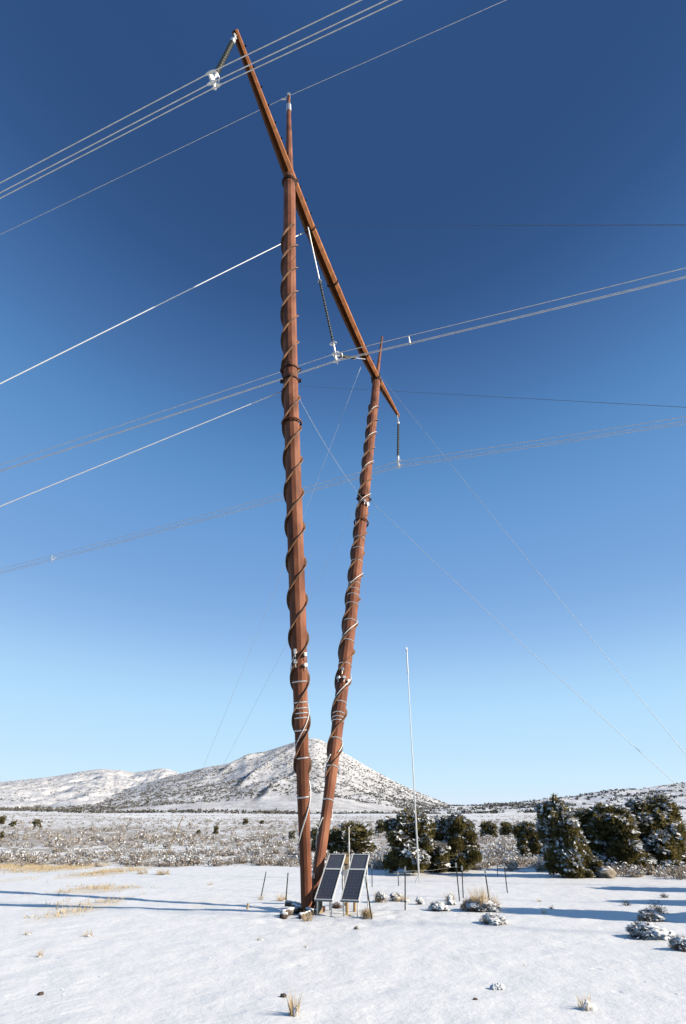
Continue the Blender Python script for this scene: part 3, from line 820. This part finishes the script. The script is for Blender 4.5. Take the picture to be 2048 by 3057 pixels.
ML = [T(-0.20, 0.04), T(-0.27, 0.6), T(-0.57, 2.04), T(-1.04, 4.63), T(-1.58, 7.5), T(-2.36, 11.56), T(-3.30, 16.53), T(-4.28, 22.5), T(-5.32, 30.3), T(-5.69, 32.7)]
MR = [T(0.20, 0.04), T(0.36, 0.6), T(0.93, 2.08), T(1.87, 5.08), T(3.12, 9.25), T(5.36, 17.15), T(8.55, 28.64), T(9.5, 32.4)]
RZ = [(0, 0.152), (0.5, 0.158), (2, 0.172), (5, 0.225), (7.5, 0.28), (12, 0.305), (18, 0.315), (30, 0.335), (33, 0.335)]
def r_at(z, k=1.0): return float(np.interp(z, [a for a, _ in RZ], [b for _, b in RZ])) * k
def phase(z): return 2.0 * math.pi / (2 * 0.0261) * math.log((0.0261 * z + 1.08) / 1.08)   # half pitch grows from 1.1 to 1.8 m up the mast

def mast(pts, k, z0, z1, clamps, ring_z, straps, ph0, lab, rot):
    z_all = np.linspace(pts[0].z, pts[-1].z, 40)
    body = MB()
    body.tube([path_at(pts, z)[0] for z in z_all], [r_at(z, k) for z in z_all], 12, True, rot)
    b = body.build('mast', M['mast'], tower); b['label'] = lab
    def around(z, ang, dr):
        c, d = path_at(pts, z); x, y, _ = frame_of(d)
        e = x * math.cos(ang) + y * math.sin(ang)
        return c + e * (r_at(z, k) + dr), e, d
    for s in (0, 1):
        f = MB(); vs = []; fs = []
        n = int((z1 - z0) * 26)
        for i in range(n + 1):
            z = z0 + (z1 - z0) * i / n
            fade = min(1, (z - z0) / 0.12 + 0.15, (z1 - z) / 0.12 + 0.15)
            fh = (0.07 + 0.0016 * z) * fade; ft = 0.02 + 0.0006 * z
            for q, (dr, dz) in enumerate(((-0.02, -ft), (fh, -ft), (fh, ft), (-0.02, ft))):
                P, e, d = around(z, -phase(z) + s * math.pi + ph0, dr); vs.append(P + d * dz)
        for i in range(n):
            for q in range(4):
                q2 = (q + 1) % 4; fs.append((i * 4 + q, i * 4 + q2, (i + 1) * 4 + q2, (i + 1) * 4 + q))
        fs += [(0, 1, 2, 3), (n * 4 + 3, n * 4 + 2, n * 4 + 1, n * 4)]
        f.add(vs, fs); f.build('strake', M['strake'], b)
    for z in straps:
        c, d = path_at(pts, z); f = MB(); f.ring(c, d, r_at(z, k) + 0.006, 0.012, 24, 4, squash=1.6); f.build('strap', M['strap'], b)
    for z in clamps:
        c, d = path_at(pts, z); f = MB(); f.ring(c, d, r_at(z, k) + 0.012, 0.03, 24, 6, squash=1.4)
        x, y, _ = frame_of(d)
        for q in (x, -x, y, -y): f.box(c + q * (r_at(z, k) + 0.07), (0.12, 0.07, 0.16), (q, d.cross(q), d))
        f.build('clamp_collar', M['rust_dark'], b)
    for z in ring_z:
        c, d = path_at(pts, z); f = MB(); f.ring(c, d, r_at(z, k) + 0.075, 0.042, 32, 8); f.build('ring', M['mast'], b)
    return b, around

mast_L, aroundL = mast(ML, 1.0, 3.2, 28.0, (18.25, 17.65), (15.5,), (5.72, 5.12, 4.96, 4.82, 4.69, 4.34, 3.61, 2.62), 1.6, 'thicker near-vertical mast of the tower', 0.16)
mast_R, aroundR = mast(MR, 0.95, 3.2, 28.0, (17.45,), (15.5,), (14.24, 13.49, 12.67, 11.33, 10.96, 10.64, 10.16, 9.3, 8.31, 7.27, 5.75, 5.35, 5.2, 5.07, 4.47, 3.58, 2.61), 0.6, 'thinner leaning mast of the tower', 0.33)

f = MB()                          # foot: twin hinge plates on a pier
f.box(B0 + Vector((0, 0, 0.03)), (0.78, 0.56, 0.12), (U, Vector((-U.y, U.x, 0)), Vector((0, 0, 1))))
f.build('base_hinge', M['rust_dark'], tower)

AP = [T(-11.75, 34.75), T(-8.6, 33.75), T(-5.69, 32.9), T(-3.2, 32.25), T(0.5, 31.85), T(3.3, 31.7), T(6.8, 31.75), T(9.45, 32.3), T(12.8, 33.3), T(15.98, 34.2)]
AR = [0.17, 0.25, 0.33, 0.345, 0.355, 0.35, 0.335, 0.31, 0.23, 0.13]
f = MB(); f.tube(AP, AR, 8, True, 0.39); arm = f.build('crossarm', M['arm'], tower)
def arm_at(a):
    for (p, r), (q, s) in zip(zip(AP, AR), list(zip(AP, AR))[1:]):
        a0, a1 = (p - B0).dot(U), (q - B0).dot(U)
        if a0 <= a <= a1:
            k = (a - a0) / (a1 - a0); return p.lerp(q, k), r + (s - r) * k, (q - p).normalized()
SIDE = LD.cross(Vector((0, 0, 1))).normalized()
RT = -LD                          # towards the right of the picture
for a in (-11.1, -10.3, -9.5, -8.75, -8.0, -7.3, -6.6, -5.0, -4.3, -3.6, 5.9, 7.6):   # bolt lugs along the crossarm's right edge
    c, r, d = arm_at(a)
    q = (RT + Vector((0, 0, 0.5))).normalized()
    f = MB(); f.box(c + q * (r + 0.03), (0.12, 0.08, 0.06), (q, d, q.cross(d))); f.build('climbing_lug', M['rust_dark'], arm)
for a, w in ((-5.35, 0.09), (-2.9, 0.05), (0.55, 0.07), (9.2, 0.09), (6.6, 0.05)):
    c, r, d = arm_at(a); f = MB(); f.ring(c, d, r + 0.01, w, 18, 4); f.build('flange', M['rust_dark'], arm)
for p, s, top, r0, lab in ((ML[-1], mast_L, T(-7.05, 42.0), 0.25, 'peak above the thicker mast'), (MR[-1], mast_R, T(12.2, 41.4), 0.17, 'peak above the thinner mast')):
    f = MB(); f.tube([p, p.lerp(top, 0.5), top], [r0, r0 * 0.72, 0.095], 10); pk = f.build('earth_wire_peak', M['mast'], tower); pk['label'] = lab
    if s is mast_L:
        f = MB(); q = p.lerp(top, 0.79); f.tube([q, p.lerp(top, 0.875)], 0.155, 10); f.build('white_sleeve', M['white_metal'], pk)
        f = MB(); f.box(top + Vector((0, 0, 0.12)), (0.16, 0.3, 0.26)); f.box(top + LD * 0.35 + Vector((0, 0, -0.05)), (0.3, 0.08, 0.1)); f.build('wire_clamp', M['white_metal'], pk)
    c, r, d = arm_at((p - B0).dot(U))
    f = MB(); f.ring(path_at(ML if s is mast_L else MR, p.z - 0.55)[0], Vector((0, 0, 1)), 0.36, 0.07, 20, 4, squash=1.8); f.build('joint_collar', M['rust_dark'], tower)

# ------------------------------------------------------------------ insulators
def polymer(m, a, b, r=0.055, rs=0.115, n=26):
    a, b = Vector(a), Vector(b)
    path, rr = [], []
    for i in range(n):
        t = i / n
        for dt, q in ((0.0, r), (0.35, r), (0.45, rs if i % 2 else rs * 0.8), (0.75, r)):
            path.append(a.lerp(b, t + dt / n)); rr.append(q)
    path.append(b); rr.append(r)
    m.tube(path, rr, 10)
def hardware(root, c, up):
    """grading ring, yoke plate and three clamps at bundle centre c"""
    f = MB(); f.ring(c + up * 0.42, up, 0.2, 0.022, 22, 6); f.build('grading_ring', M['white_metal'], root)
    f = MB()
    pts = [c + up * 0.42, c - up * 0.1 + SIDE * 0.24, c - up * 0.1 - SIDE * 0.24]
    for s in (-1, 1):
        pass
    q = LD * 0.03
    vs = [p_ + q for p_ in (c + up * 0.36 + SIDE * 0.1, c + up * 0.36 - SIDE * 0.1, c - up * 0.18 - SIDE * 0.27, c - up * 0.18 + SIDE * 0.27)]
    vs += [p_ - q * 2 for p_ in vs]
    f.add(vs, [(0, 1, 2, 3), (7, 6, 5, 4), (0, 4, 5, 1), (1, 5, 6, 2), (2, 6, 7, 3), (3, 7, 4, 0)])
    f.build('yoke_plate', M['white_metal'], root)
    for o in BUNDLE:
        f = MB(); w0 = c + off3(o); f.tube([w0 - LD * 0.22, w0 - LD * 0.1, w0 + LD * 0.1, w0 + LD * 0.22], [0.03, 0.065, 0.065, 0.03], 8)
        f.box(w0 + up * 0.07, (0.06, 0.06, 0.16), (SIDE, LD, Vector((0, 0, 1)))); f.build('suspension_clamp', M['galv'], root)
BUNDLE = [(-0.23, 0.15), (0.23, 0.15), (0, -0.27)]
def off3(o): return SIDE * o[0] + Vector((0, 0, o[1]))
Z = Vector((0, 0, 1))
C1, C2, C3 = T(-11.6, 27.15), T(1.25, 24.88), T(14.35, 26.98)
e0 = T(-11.62, 34.45)
def hang(label, top, cen, group):
    o = empty('insulator_string', top, label, 'insulator', group)
    f = MB(); f.tube([top + Z * 0.1, top - Z * 0.9], 0.035, 8); f.ring(top - Z * 0.12, LD, 0.1, 0.03, 14, 6); f.tube([top - Z * 0.9, top - Z * 1.0, top - Z * 1.15], [0.11, 0.13, 0.07], 10); f.build('top_fitting', M['white_metal'], o)
    f = MB(); polymer(f, top - Z * 1.15, cen + Z * 0.95); f.build('shed_rod', M['polymer'], o)
    f = MB(); f.tube([cen + Z * 0.95, cen + Z * 0.8, cen + Z * 0.36], [0.09, 0.1, 0.04], 10); f.build('end_fitting', M['white_metal'], o)
    hardware(o, cen, Z)
    return o
GI = 'insulators hanging from the crossarm'
hang('single dark insulator hanging from the upper left end of the crossarm', e0, C1, GI)
hang('single dark insulator hanging from the lower right end of the crossarm', T(15.6, 34.0), C3, GI)
v = empty('insulator_vee', C2, 'V-shaped pair of insulators hanging mid-span under the crossarm', 'insulator', GI)
for s, topp in ((1, arm_at(-3.2)[0] - Z * 0.3), (-1, arm_at(6.75)[0] - Z * 0.3)):
    bot = C2 + Z * 0.42 + U * (-0.12 * s)
    f = MB(); k1, k2, k3 = topp.lerp(bot, 0.42), topp.lerp(bot, 0.44), topp.lerp(bot, 0.93)
    f.tube([topp, k1], 0.035, 8); f.tube([k1, k2], [0.05, 0.13], 10); f.build('link_rod', M['white_metal'], v)
    f = MB(); polymer(f, k2, k3, 0.05, 0.1, 24); f.build('shed_rod', M['polymer'], v)
    f = MB(); f.tube([k3, bot], 0.05, 8); f.ring(k3, k3 - bot, 0.2, 0.03, 18, 6); f.build('end_fitting', M['white_metal'], v)
hardware(v, C2, Z)

# ------------------------------------------------------------------ wires
def catenary(c, kl, kr, off, L=235, R_=200, n=44):
    pts = []
    for i in range(-n, n + 1):
        s = (i / n) * (L if i > 0 else R_)
        k = kl if s > 0 else kr
        pts.append(c + off + LD * s + Z * (k * abs(s) + 0.0003 * s * s))
    return pts
wires = [(C1, -0.110, -0.075, 'nearest bundle, held by the upper left crossarm end', 'near'), (C2, -0.067, -0.076, 'middle bundle, held by the V of insulators', 'mid'), (C3, -0.077, -0.085, 'far bundle, held by the lower right crossarm end', 'far')]
for c, kl, kr, txt, g_ in wires:
    for o, q in zip(BUNDLE, ('upper and nearer', 'upper and farther', 'lowest')):
        f = MB(); f.tube(catenary(c, kl, kr, off3(o)), 0.021, 6)
        tag(f.build('conductor_wire', M['alu'], smooth=True, origin=c + off3(o)), q + ' grey conductor of the ' + txt, 'power line', 'conductors of the power line')
pt = T(-7.05, 42.12)
f = MB(); f.tube(catenary(pt, -0.070, -0.064, Vector((0, 0, 0))), 0.016, 6)
tag(f.build('earth_wire', M['alu'], smooth=True, origin=pt), 'single thin earth wire running over the tip of the left peak', 'power line')
def spacer(c, k, s, label):
    cc = c + LD * s + Z * (k * abs(s) + 0.0003 * s * s)
    f = MB(); P = [cc + off3(o) for o in BUNDLE]
    for a, b in ((0, 1), (1, 2), (2, 0)): f.tube([P[a], P[b]], 0.02, 6)
    for p_ in P: f.box(p_, (0.08, 0.1, 0.08), (SIDE, LD, Z))
    tag(f.build('bundle_spacer', M['white_metal'], origin=cc), label, 'spacer', 'spacers on the conductor bundles')
spacer(C3, -0.077, 35.5, 'white spacer on the far conductor bundle at left')
spacer(C2, -0.076, -4.4, 'spacer on the middle conductor bundle right of the crossarm')

def guy(a, b, sag, r, m, label, name='guy_wire'):
    a, b = Vector(a), Vector(b); L = (b - a).length
    f = MB(); f.tube([a.lerp(b, t / 30) - Z * (4 * sag * (t / 30) * (1 - t / 30)) for t in range(31)], r, 6)
    return tag(f.build(name, m, smooth=True, origin=b), label, 'guy wire', 'guy wires of the tower')
GL_, GR_ = arm_at(-3.0)[0], arm_at(8.6)[0]
A1 = at(486, 2581); A2 = Vector((13.0, 17.0, 0.0)); A3 = Vector((-30, 13, 0.0)); A4 = Vector((11.72, -0.77, 0.0))
cL = path_at(ML, 17.25)[0]; cR = path_at(MR, 17.3)[0]
guy(GL_ - Z * 0.35 + LD * 0.3, A3, 0.0, 0.03, M['wire_snow'], 'thick white frosted guy wire from the crossarm down to the left')
guy(cL + LD * 0.3, A3 + Vector((0.4, 0.4, 0)), 0.0, 0.022, M['wire_snow'], 'white guy wire from the middle of the thicker mast down to the left')
guy(GL_ + RT * 0.3, A4, 0.0, 0.008, M['wire_dark'], 'dark guy wire running level from the crossarm to the right edge')
guy(cL + RT * 0.4, A4 + Vector((0.4, 0.2, 0)), 0.0, 0.0045, M['wire_dark'], 'dark guy wire running nearly level from the thicker mast to the right edge')
guy(GR_ + RT * 0.3 - Z * 0.1, A2, 0.15, 0.011, M['wire_grey'], 'pale guy wire from the right crossarm joint steeply down to the right')
guy(cR + RT * 0.35, A2 + Vector((0.4, 0.4, 0)), 0.25, 0.010, M['wire_grey'], 'pale guy wire from the middle of the thinner mast down to the right')
guy(arm_at(7.0)[0] + LD * 0.3 - Z * 0.25, A1, 0.7, 0.010, M['wire_grey'], 'pale guy wire from the crossarm down behind the thicker mast to the orange marker')
guy(cR + LD * 0.3, A1 + Vector((0.35, 0.5, 0)), 0.3, 0.007, M['wire_grey'], 'faint guy wire from the thinner mast down behind the thicker mast')
guy(path_at(ML, 17.5)[0] + U * 0.35, cR - U * 0.3, 0.35, 0.009, M['wire_grey'], 'thin tie wire slung between the middles of the two masts', 'tie_wire')
tp = arm_at(7.0)[0] + LD * 0.3 - Z * 0.25
def guy_pt(t): return tp.lerp(A1, t) - Z * (4 * 0.7 * t * (1 - t))
def pix_y(p):
    q = p - Vector((0, 0, CAM_H)); c, s_ = math.cos(PITCH), math.sin(PITCH)
    return 1528.5 - F * (q.z * c - q.y * s_) / (q.y * c + q.z * s_)
tt = [i / 1000 for i in range(1001)]
ta = min(tt, key=lambda t: abs(pix_y(guy_pt(t)) - 2438)); tb = min(tt, key=lambda t: abs(pix_y(guy_pt(t)) - 2564))
f = MB(); f.tube([guy_pt(ta + (tb - ta) * k / 4) for k in range(5)], 0.032, 8)
tag(f.build('guy_marker', M['orange'], origin=guy_pt(0.9)), 'orange sleeve on the guy wire reaching the ground left of the masts', 'guy marker')

# ------------------------------------------------------------------ instruments strapped to the masts
def cable(pts, k, z0, z1, ph, r, label, turn=None, dr=0.03):
    m = MB(); P = []
    n = int((z1 - z0) * 22)
    for i in range(n + 1):
        z = z0 + (z1 - z0) * i / n
        c, d = path_at(pts, z); x, y, _ = frame_of(d)
        a = ph - (phase(z) if turn is None else turn * z)
        P.append(c + (x * math.cos(a) + y * math.sin(a)) * (r_at(z, k) + dr))
    m.tube(P, r, 6)
    return tag(m.build('white_cable', M['cable'], smooth=True, origin=P[0]), label, 'cable', 'white cables wound up the masts')
cable(ML, 1.0, 0.55, 3.9, 1.2, 0.017, 'white cable wound round the foot of the thicker mast', 2.2)
cable(ML, 1.0, 3.9, 6.6, 2.3, 0.015, 'short white cable running below the sensor boxes of the thicker mast')
cable(MR, 0.95, 0.8, 3.9, 0.4, 0.018, 'white cable wound round the foot of the thinner mast', 2.4)
cable(MR, 0.95, 4.0, 12.5, 1.0, 0.017, 'white cable following the spiral of the thinner mast below its ring', dr=0.05)
cable(MR, 0.95, 15.8, 27.5, 1.0, 0.018, 'white cable following the spiral of the thinner mast above its ring', dr=0.05)

def sensor(around, z, ang, size, label, snow=True):
    size = [q * 0.8 for q in size]
    P, e, d = around(z, ang, size[0] / 2 + 0.02)
    t = d.cross(e).normalized()
    o = empty('sensor_box', P, label, 'sensor', 'sensors strapped to the masts')
    f = MB(); f.box(P, size, (e, t, d)); f.build('housing', M['white_metal'], o)
    f = MB(); f.box(P - e * (size[0] / 2 + 0.012), (0.024, size[1] * 1.4, size[2] * 0.35), (e, t, d)); f.build('bracket', M['galv'], o)
    f = MB(); f.tube([P - d * (size[2] / 2), P - d * (size[2] / 2 + 0.12) - e * 0.03], 0.012, 6); f.build('cable_gland', M['strap'], o)
    return o
def front(pts, z, ax):            # angle on a mast facing the viewer, turned by ax to the right
    c, d = path_at(pts, z); x, y, _ = frame_of(d)
    q = Vector((math.sin(ax), -math.cos(ax), 0)); return math.atan2(q.dot(y), q.dot(x))
sensor(aroundL, 6.62, front(ML, 6.62, -0.35), (0.07, 0.09, 0.2), 'white sensor on the dark side of the thicker mast, upper one')
sensor(aroundL, 6.32, front(ML, 6.32, -0.35), (0.08, 0.11, 0.16), 'white sensor on the dark side of the thicker mast, just below another')
sensor(aroundL, 6.52, front(ML, 6.52, 0.75), (0.08, 0.1, 0.13), 'white box on the sunny side of the thicker mast, upper one')
sensor(aroundL, 6.2, front(ML, 6.2, 0.75), (0.08, 0.12, 0.12), 'white box on the sunny side of the thicker mast, lower one')
sensor(aroundR, 6.95, front(MR, 6.95, -0.2), (0.08, 0.1, 0.18), 'white sensor on the thinner mast above a row of boxes')
sensor(aroundR, 6.62, front(MR, 6.62, -0.65), (0.08, 0.14, 0.13), 'white box at the left of the row on the thinner mast')
sensor(aroundR, 6.62, front(MR, 6.62, 0.15), (0.08, 0.14, 0.12), 'white box in the middle of the row on the thinner mast')
sensor(aroundR, 6.55, front(MR, 6.55, 0.8), (0.08, 0.12, 0.12), 'white box at the sunny right end of the row on the thinner mast')
for z, a, l in ((16.9, 0.2, 'white sensor high on the thinner mast beside its collar'), (16.75, 0.75, 'white box high on the thinner mast at the sunny end of the collar')):
    sensor(aroundR, z, front(MR, z, a), (0.1, 0.16, 0.26), l)

# ------------------------------------------------------------------ solar panels
M['pv_low'] = panel_mat('solar_cells_lower', (0.040, 0.045, 0.060), 4, 9, 0.41, 0.90, (0.13, 0.14, 0.16), 0.006)
M['pv_up'] = panel_mat('solar_cells_upper', (0.075, 0.084, 0.105), 8, 4, 0.41, 0.46, (0.06, 0.065, 0.08), 0.003)
wv = Vector((math.sin(R(107)), math.cos(R(107)), 0))
hv = Vector((-wv.y, wv.x, 0)) * 1.0
tilt = R(38)
uv = hv * math.cos(tilt) + Z * math.sin(tilt)
nv = wv.cross(uv).normalized()
PB = Vector((-0.75, 15.88, 0.30))
def panel(origin, label):
    W_, L_ = 0.50, 1.52
    o = empty('solar_panel', origin, label, 'solar panel', 'solar panels beside the mast foot')
    o.matrix_world = Matrix(((wv.x, uv.x, nv.x, origin.x), (wv.y, uv.y, nv.y, origin.y), (wv.z, uv.z, nv.z, origin.z), (0, 0, 0, 1)))
    X, Y, Zz = Vector((1, 0, 0)), Vector((0, 1, 0)), Vector((0, 0, 1))
    fr = MB(); t = 0.022; th = 0.055
    for c, s in (((t / 2, L_ / 2, 0), (t, L_, th)), ((W_ - t / 2, L_ / 2, 0), (t, L_, th)), ((W_ / 2, t / 2, -0.001), (W_ - 2 * t, t, th)), ((W_ / 2, L_ - t / 2, -0.001), (W_ - 2 * t, t, th)), ((W_ / 2, 0.985, -0.001), (W_ - 2 * t, 0.045, th))):
        fr.box(c, s)
    fr.build('frame', M['panel_frame'], o, local=True)
    for nm, y0, y1, mt in (('lower_module', t, 0.9625, 'pv_low'), ('upper_module', 1.0075, L_ - t, 'pv_up')):
        q = MB(); q.box((W_ / 2, (y0 + y1) / 2, -0.004), (W_ - 2 * t, y1 - y0, 0.03)); q.build(nm, M[mt], o, local=True)
    inv = o.matrix_world.inverted()
    for fx in (0.12, 0.88):       # legs: short front, long back
        for fy in (0.06, 0.93):
            lg = MB()
            a = o.matrix_world @ Vector((W_ * fx, L_ * fy, -0.03)); lg.tube([a, Vector((a.x, a.y, terrain(a.x, a.y) - 0.05))], 0.02, 6)
            lg.v = [tuple(inv @ Vector(p_)) for p_ in lg.v]; lg.build('leg', M['galv'], o, local=True)
    return o
panel(PB, 'left solar panel, leaning against the foot of the masts')
panel(PB + wv * 0.71 + Vector((0, 0.04, 0)), 'right solar panel, beside the leaning fence post')

eq = at(1032, 2712); eq.y += 0.35
o = empty('equipment_post', (eq.x, eq.y, eq.z), 'post with an orange box, pipe and thin aerial between the solar panels', 'equipment post')
f = MB(); f.box(eq + Z * 0.62, (0.09, 0.09, 1.34)); f.build('post', M['wood'], o)
f = MB(); f.box(eq + Vector((0.0, -0.12, 1.12)), (0.2, 0.14, 0.2)); f.box(eq + Vector((0.0, -0.12, 1.24)), (0.24, 0.18, 0.03)); f.build('orange_box', M['tan_wood'], o)
f = MB(); f.box(eq + Vector((-0.01, -0.11, 0.62)), (0.13, 0.12, 0.5)); f.build('grey_box', M['galv'], o)
f = MB(); f.tube([eq + Vector((0.11, -0.02, 0.3)), eq + Vector((0.11, -0.02, 1.95))], 0.017, 6); f.tube([eq + Vector((0.11, -0.02, 1.3)), eq + Vector((0.11, -0.02, 1.55))], 0.03, 8); f.build('aerial', M['galv'], o)
f = MB(); f.tube([eq + Vector((-0.06, -0.13, 1.0)), eq + Vector((-0.09, -0.15, 0.6)), eq + Vector((-0.05, -0.14, 0.1))], 0.03, 8); f.build('pipe', M['white_metal'], o)
for x0, y0, y1, l in ((1036, 2694, 2732, 'short tan wooden stake under the right solar panel, left one'), (1059, 2694, 2722, 'short tan wooden stake under the right solar panel, right one')):
    p = at(x0, y1); f = MB(); f.tube([p - Z * 0.05, p + Z * height_at(p, x0, y0)], [0.045, 0.04], 7)
    tag(f.build('wooden_stake', M['tan_wood'], origin=p), l, 'stake', 'wooden stakes in the snow')
p = at(738, 2715); f = MB(); f.tube([p - Z * 0.05, p + Vector((0.01, 0, 0.13))], 0.028, 7)
tag(f.build('wooden_stake', M['tan_wood'], origin=p), 'tiny orange-brown stake in the mast shadow left of the masts', 'stake', 'wooden stakes in the snow')
p = at(951, 2726); f = MB(); f.tube([p - Z * 0.05, p + Z * 0.1, p + Z * height_at(p, 951, 2692)], [0.12, 0.105, 0.1], 11)
tag(f.build('stump', M['wood'], origin=p), 'weathered grey wooden stump under the left solar panel', 'stump')
for i, (xa, ya, xb, yb, r, l) in enumerate([(842, 2738, 915, 2716, 0.06, 'snow-capped log reaching lowest left by the mast foot'), (872, 2722, 935, 2732, 0.055, 'snow-capped log crossing the others at the mast foot'), (895, 2744, 948, 2726, 0.05, 'short log nearest the viewer at the mast foot'), (850, 2712, 905, 2712, 0.05, 'log at the back of the pile at the mast foot')]):
    a, b = at(xa, ya) + Z * (r * 0.9 + 0.06 * i % 0.12), at(xb, yb) + Z * (r * 0.9)
    o = empty('log', (a.x, a.y, a.z), l, 'log', 'logs piled at the mast foot')
    f = MB(); n = 9
    f.tube([a.lerp(b, t / n) + Vector((0, 0, random.uniform(-1, 1) * 0.02)) for t in range(n + 1)], [r * random.uniform(0.8, 1.2) for _ in range(n + 1)], 9); f.build('wood', M['bark'], o)
    f = MB()
    f.tube([a.lerp(b, t / n) + Z * (r * random.uniform(0.7, 0.95)) for t in range(n + 1)], [r * random.uniform(0.45, 0.85) for _ in range(n + 1)], 8)
    f.build('snow', M['snow'], o, smooth=True)
rock('stone', 834, 858, 2722, 2742, 'dark snow-topped stone at the left end of the log pile', M['dark_rock'])

# ------------------------------------------------------------------ white pole and fence posts
pb = at(1252, 2637); pm = (1252, 2612)
top = pb + Vector((0.235, 0, 10.35))
o = empty('aerial_mast', (pb.x, pb.y, pb.z), 'very tall thin white aerial pole with a pale top section', 'pole')
f = MB(); f.tube([pb - Z * 0.1, pb.lerp(top, 0.03)], 0.025, 8); f.build('foot', M['galv'], o)
f = MB(); q1, q2 = pb.lerp(top, 0.03), pb.lerp(top, 0.87)
f.tube([q1, pb.lerp(top, 0.28), pb.lerp(top, 0.2801), pb.lerp(top, 0.52), pb.lerp(top, 0.5201), q2], [0.037, 0.037, 0.031, 0.031, 0.025, 0.025], 10); f.build('pole', M['white_metal'], o)
f = MB(); f.tube([q2, top - Z * 0.1], [0.038, 0.036], 10); f.build('top_section', M['cable'], o)
f = MB(); f.tube([top - Z * 0.1, top + Z * 0.02], 0.055, 10); f.tube([top, top + Z * 0.1], 0.014, 6); f.build('tip', M['strap'], o)
f = MB(); f.tube([q1 + Z * 0.02, pb + Vector((-0.22, -0.1, -0.01))], 0.012, 6); f.build('stay', M['galv'], o)

GP = 'steel fence posts in the clearing'
POSTS = [(1090, 2617, 1110, 2745, 'leaning fence post in front of the tumbleweed'), (1209.6, 2588, 1209.6, 2718, 'upright lone fence post left of the white pole'),
         (1361, 2576, 1372, 2690, 'left of the two close fence posts in the snowy brown shrub'), (1379, 2585, 1383, 2681, 'right of the two close fence posts in the snowy brown shrub'),
         (1447, 2595, 1465, 2718, 'leaning fence post behind the tan plume grass'), (1505, 2578, 1515, 2666, 'rightmost fence post, alone on open snow'),
         (1188, 2602, 1190, 2645, 'faint far fence post left of the white pole'), (1110, 2581, 1111, 2648, 'faint pale fence post just right of the right solar panel'),
         (1485, 2575, 1485.5, 2616, 'short far fence post left of the rightmost one'), (795, 2602, 779, 2680, 'leftmost fence post, leaning right, on open snow'),
         (860, 2606, 852, 2708, 'fence post just left of the thicker mast'), (936, 2606, 944, 2722, 'thin green post leaning against the left solar panel')]
PT = []
for xa, ya, xb, yb, l in POSTS:
    b = at(xb, yb); h = height_at(b, xa, ya); t = b + Vector(((xa - xb) * px_size(b) * (1 if h < 1.5 else 1), 0, h))
    x_t = ray(xa, ya); k = math.hypot(b.x, b.y) / math.hypot(x_t.x, x_t.y); t.x = x_t.x * k
    o = empty('fence_post', (b.x, b.y, b.z), l, 'fence post', GP)
    d = (t - b).normalized(); x = d.cross(Vector((0, 1, 0))).normalized(); y = x.cross(d)
    L = (t - b).length
    f = MB(); f.box(b + d * (L / 2 - 0.05), (0.034, 0.008, L + 0.1), (x, y, d)); f.box(b + d * (L / 2 - 0.05) + y * -0.017, (0.008, 0.026, L + 0.1), (x, y, d))
    for i in range(int(L / 0.09)): f.box(b + d * (0.12 + i * 0.09) + y * -0.034, (0.016, 0.008, 0.02), (x, y, d))
    f.build('tee_bar', M['post'], o)
    f = MB(); f.box(t - d * 0.06, (0.042, 0.05, 0.13), (x, y, d)); f.build('cap', M['galv'], o)
    PT.append((b, t))
f = MB()
for i, j in ((1, 2), (3, 4), (4, 5)):
    a, b = PT[i][0].lerp(PT[i][1], 0.9), PT[j][0].lerp(PT[j][1], 0.9)
    if i in (1,): f.tube([a, a.lerp(b, 0.5) - Z * 0.04, b], 0.0016, 4)
tag(f.build('fence_wire', M['wire_grey']), 'thin fence wire strung from the lone upright post to the close pair', 'wire')
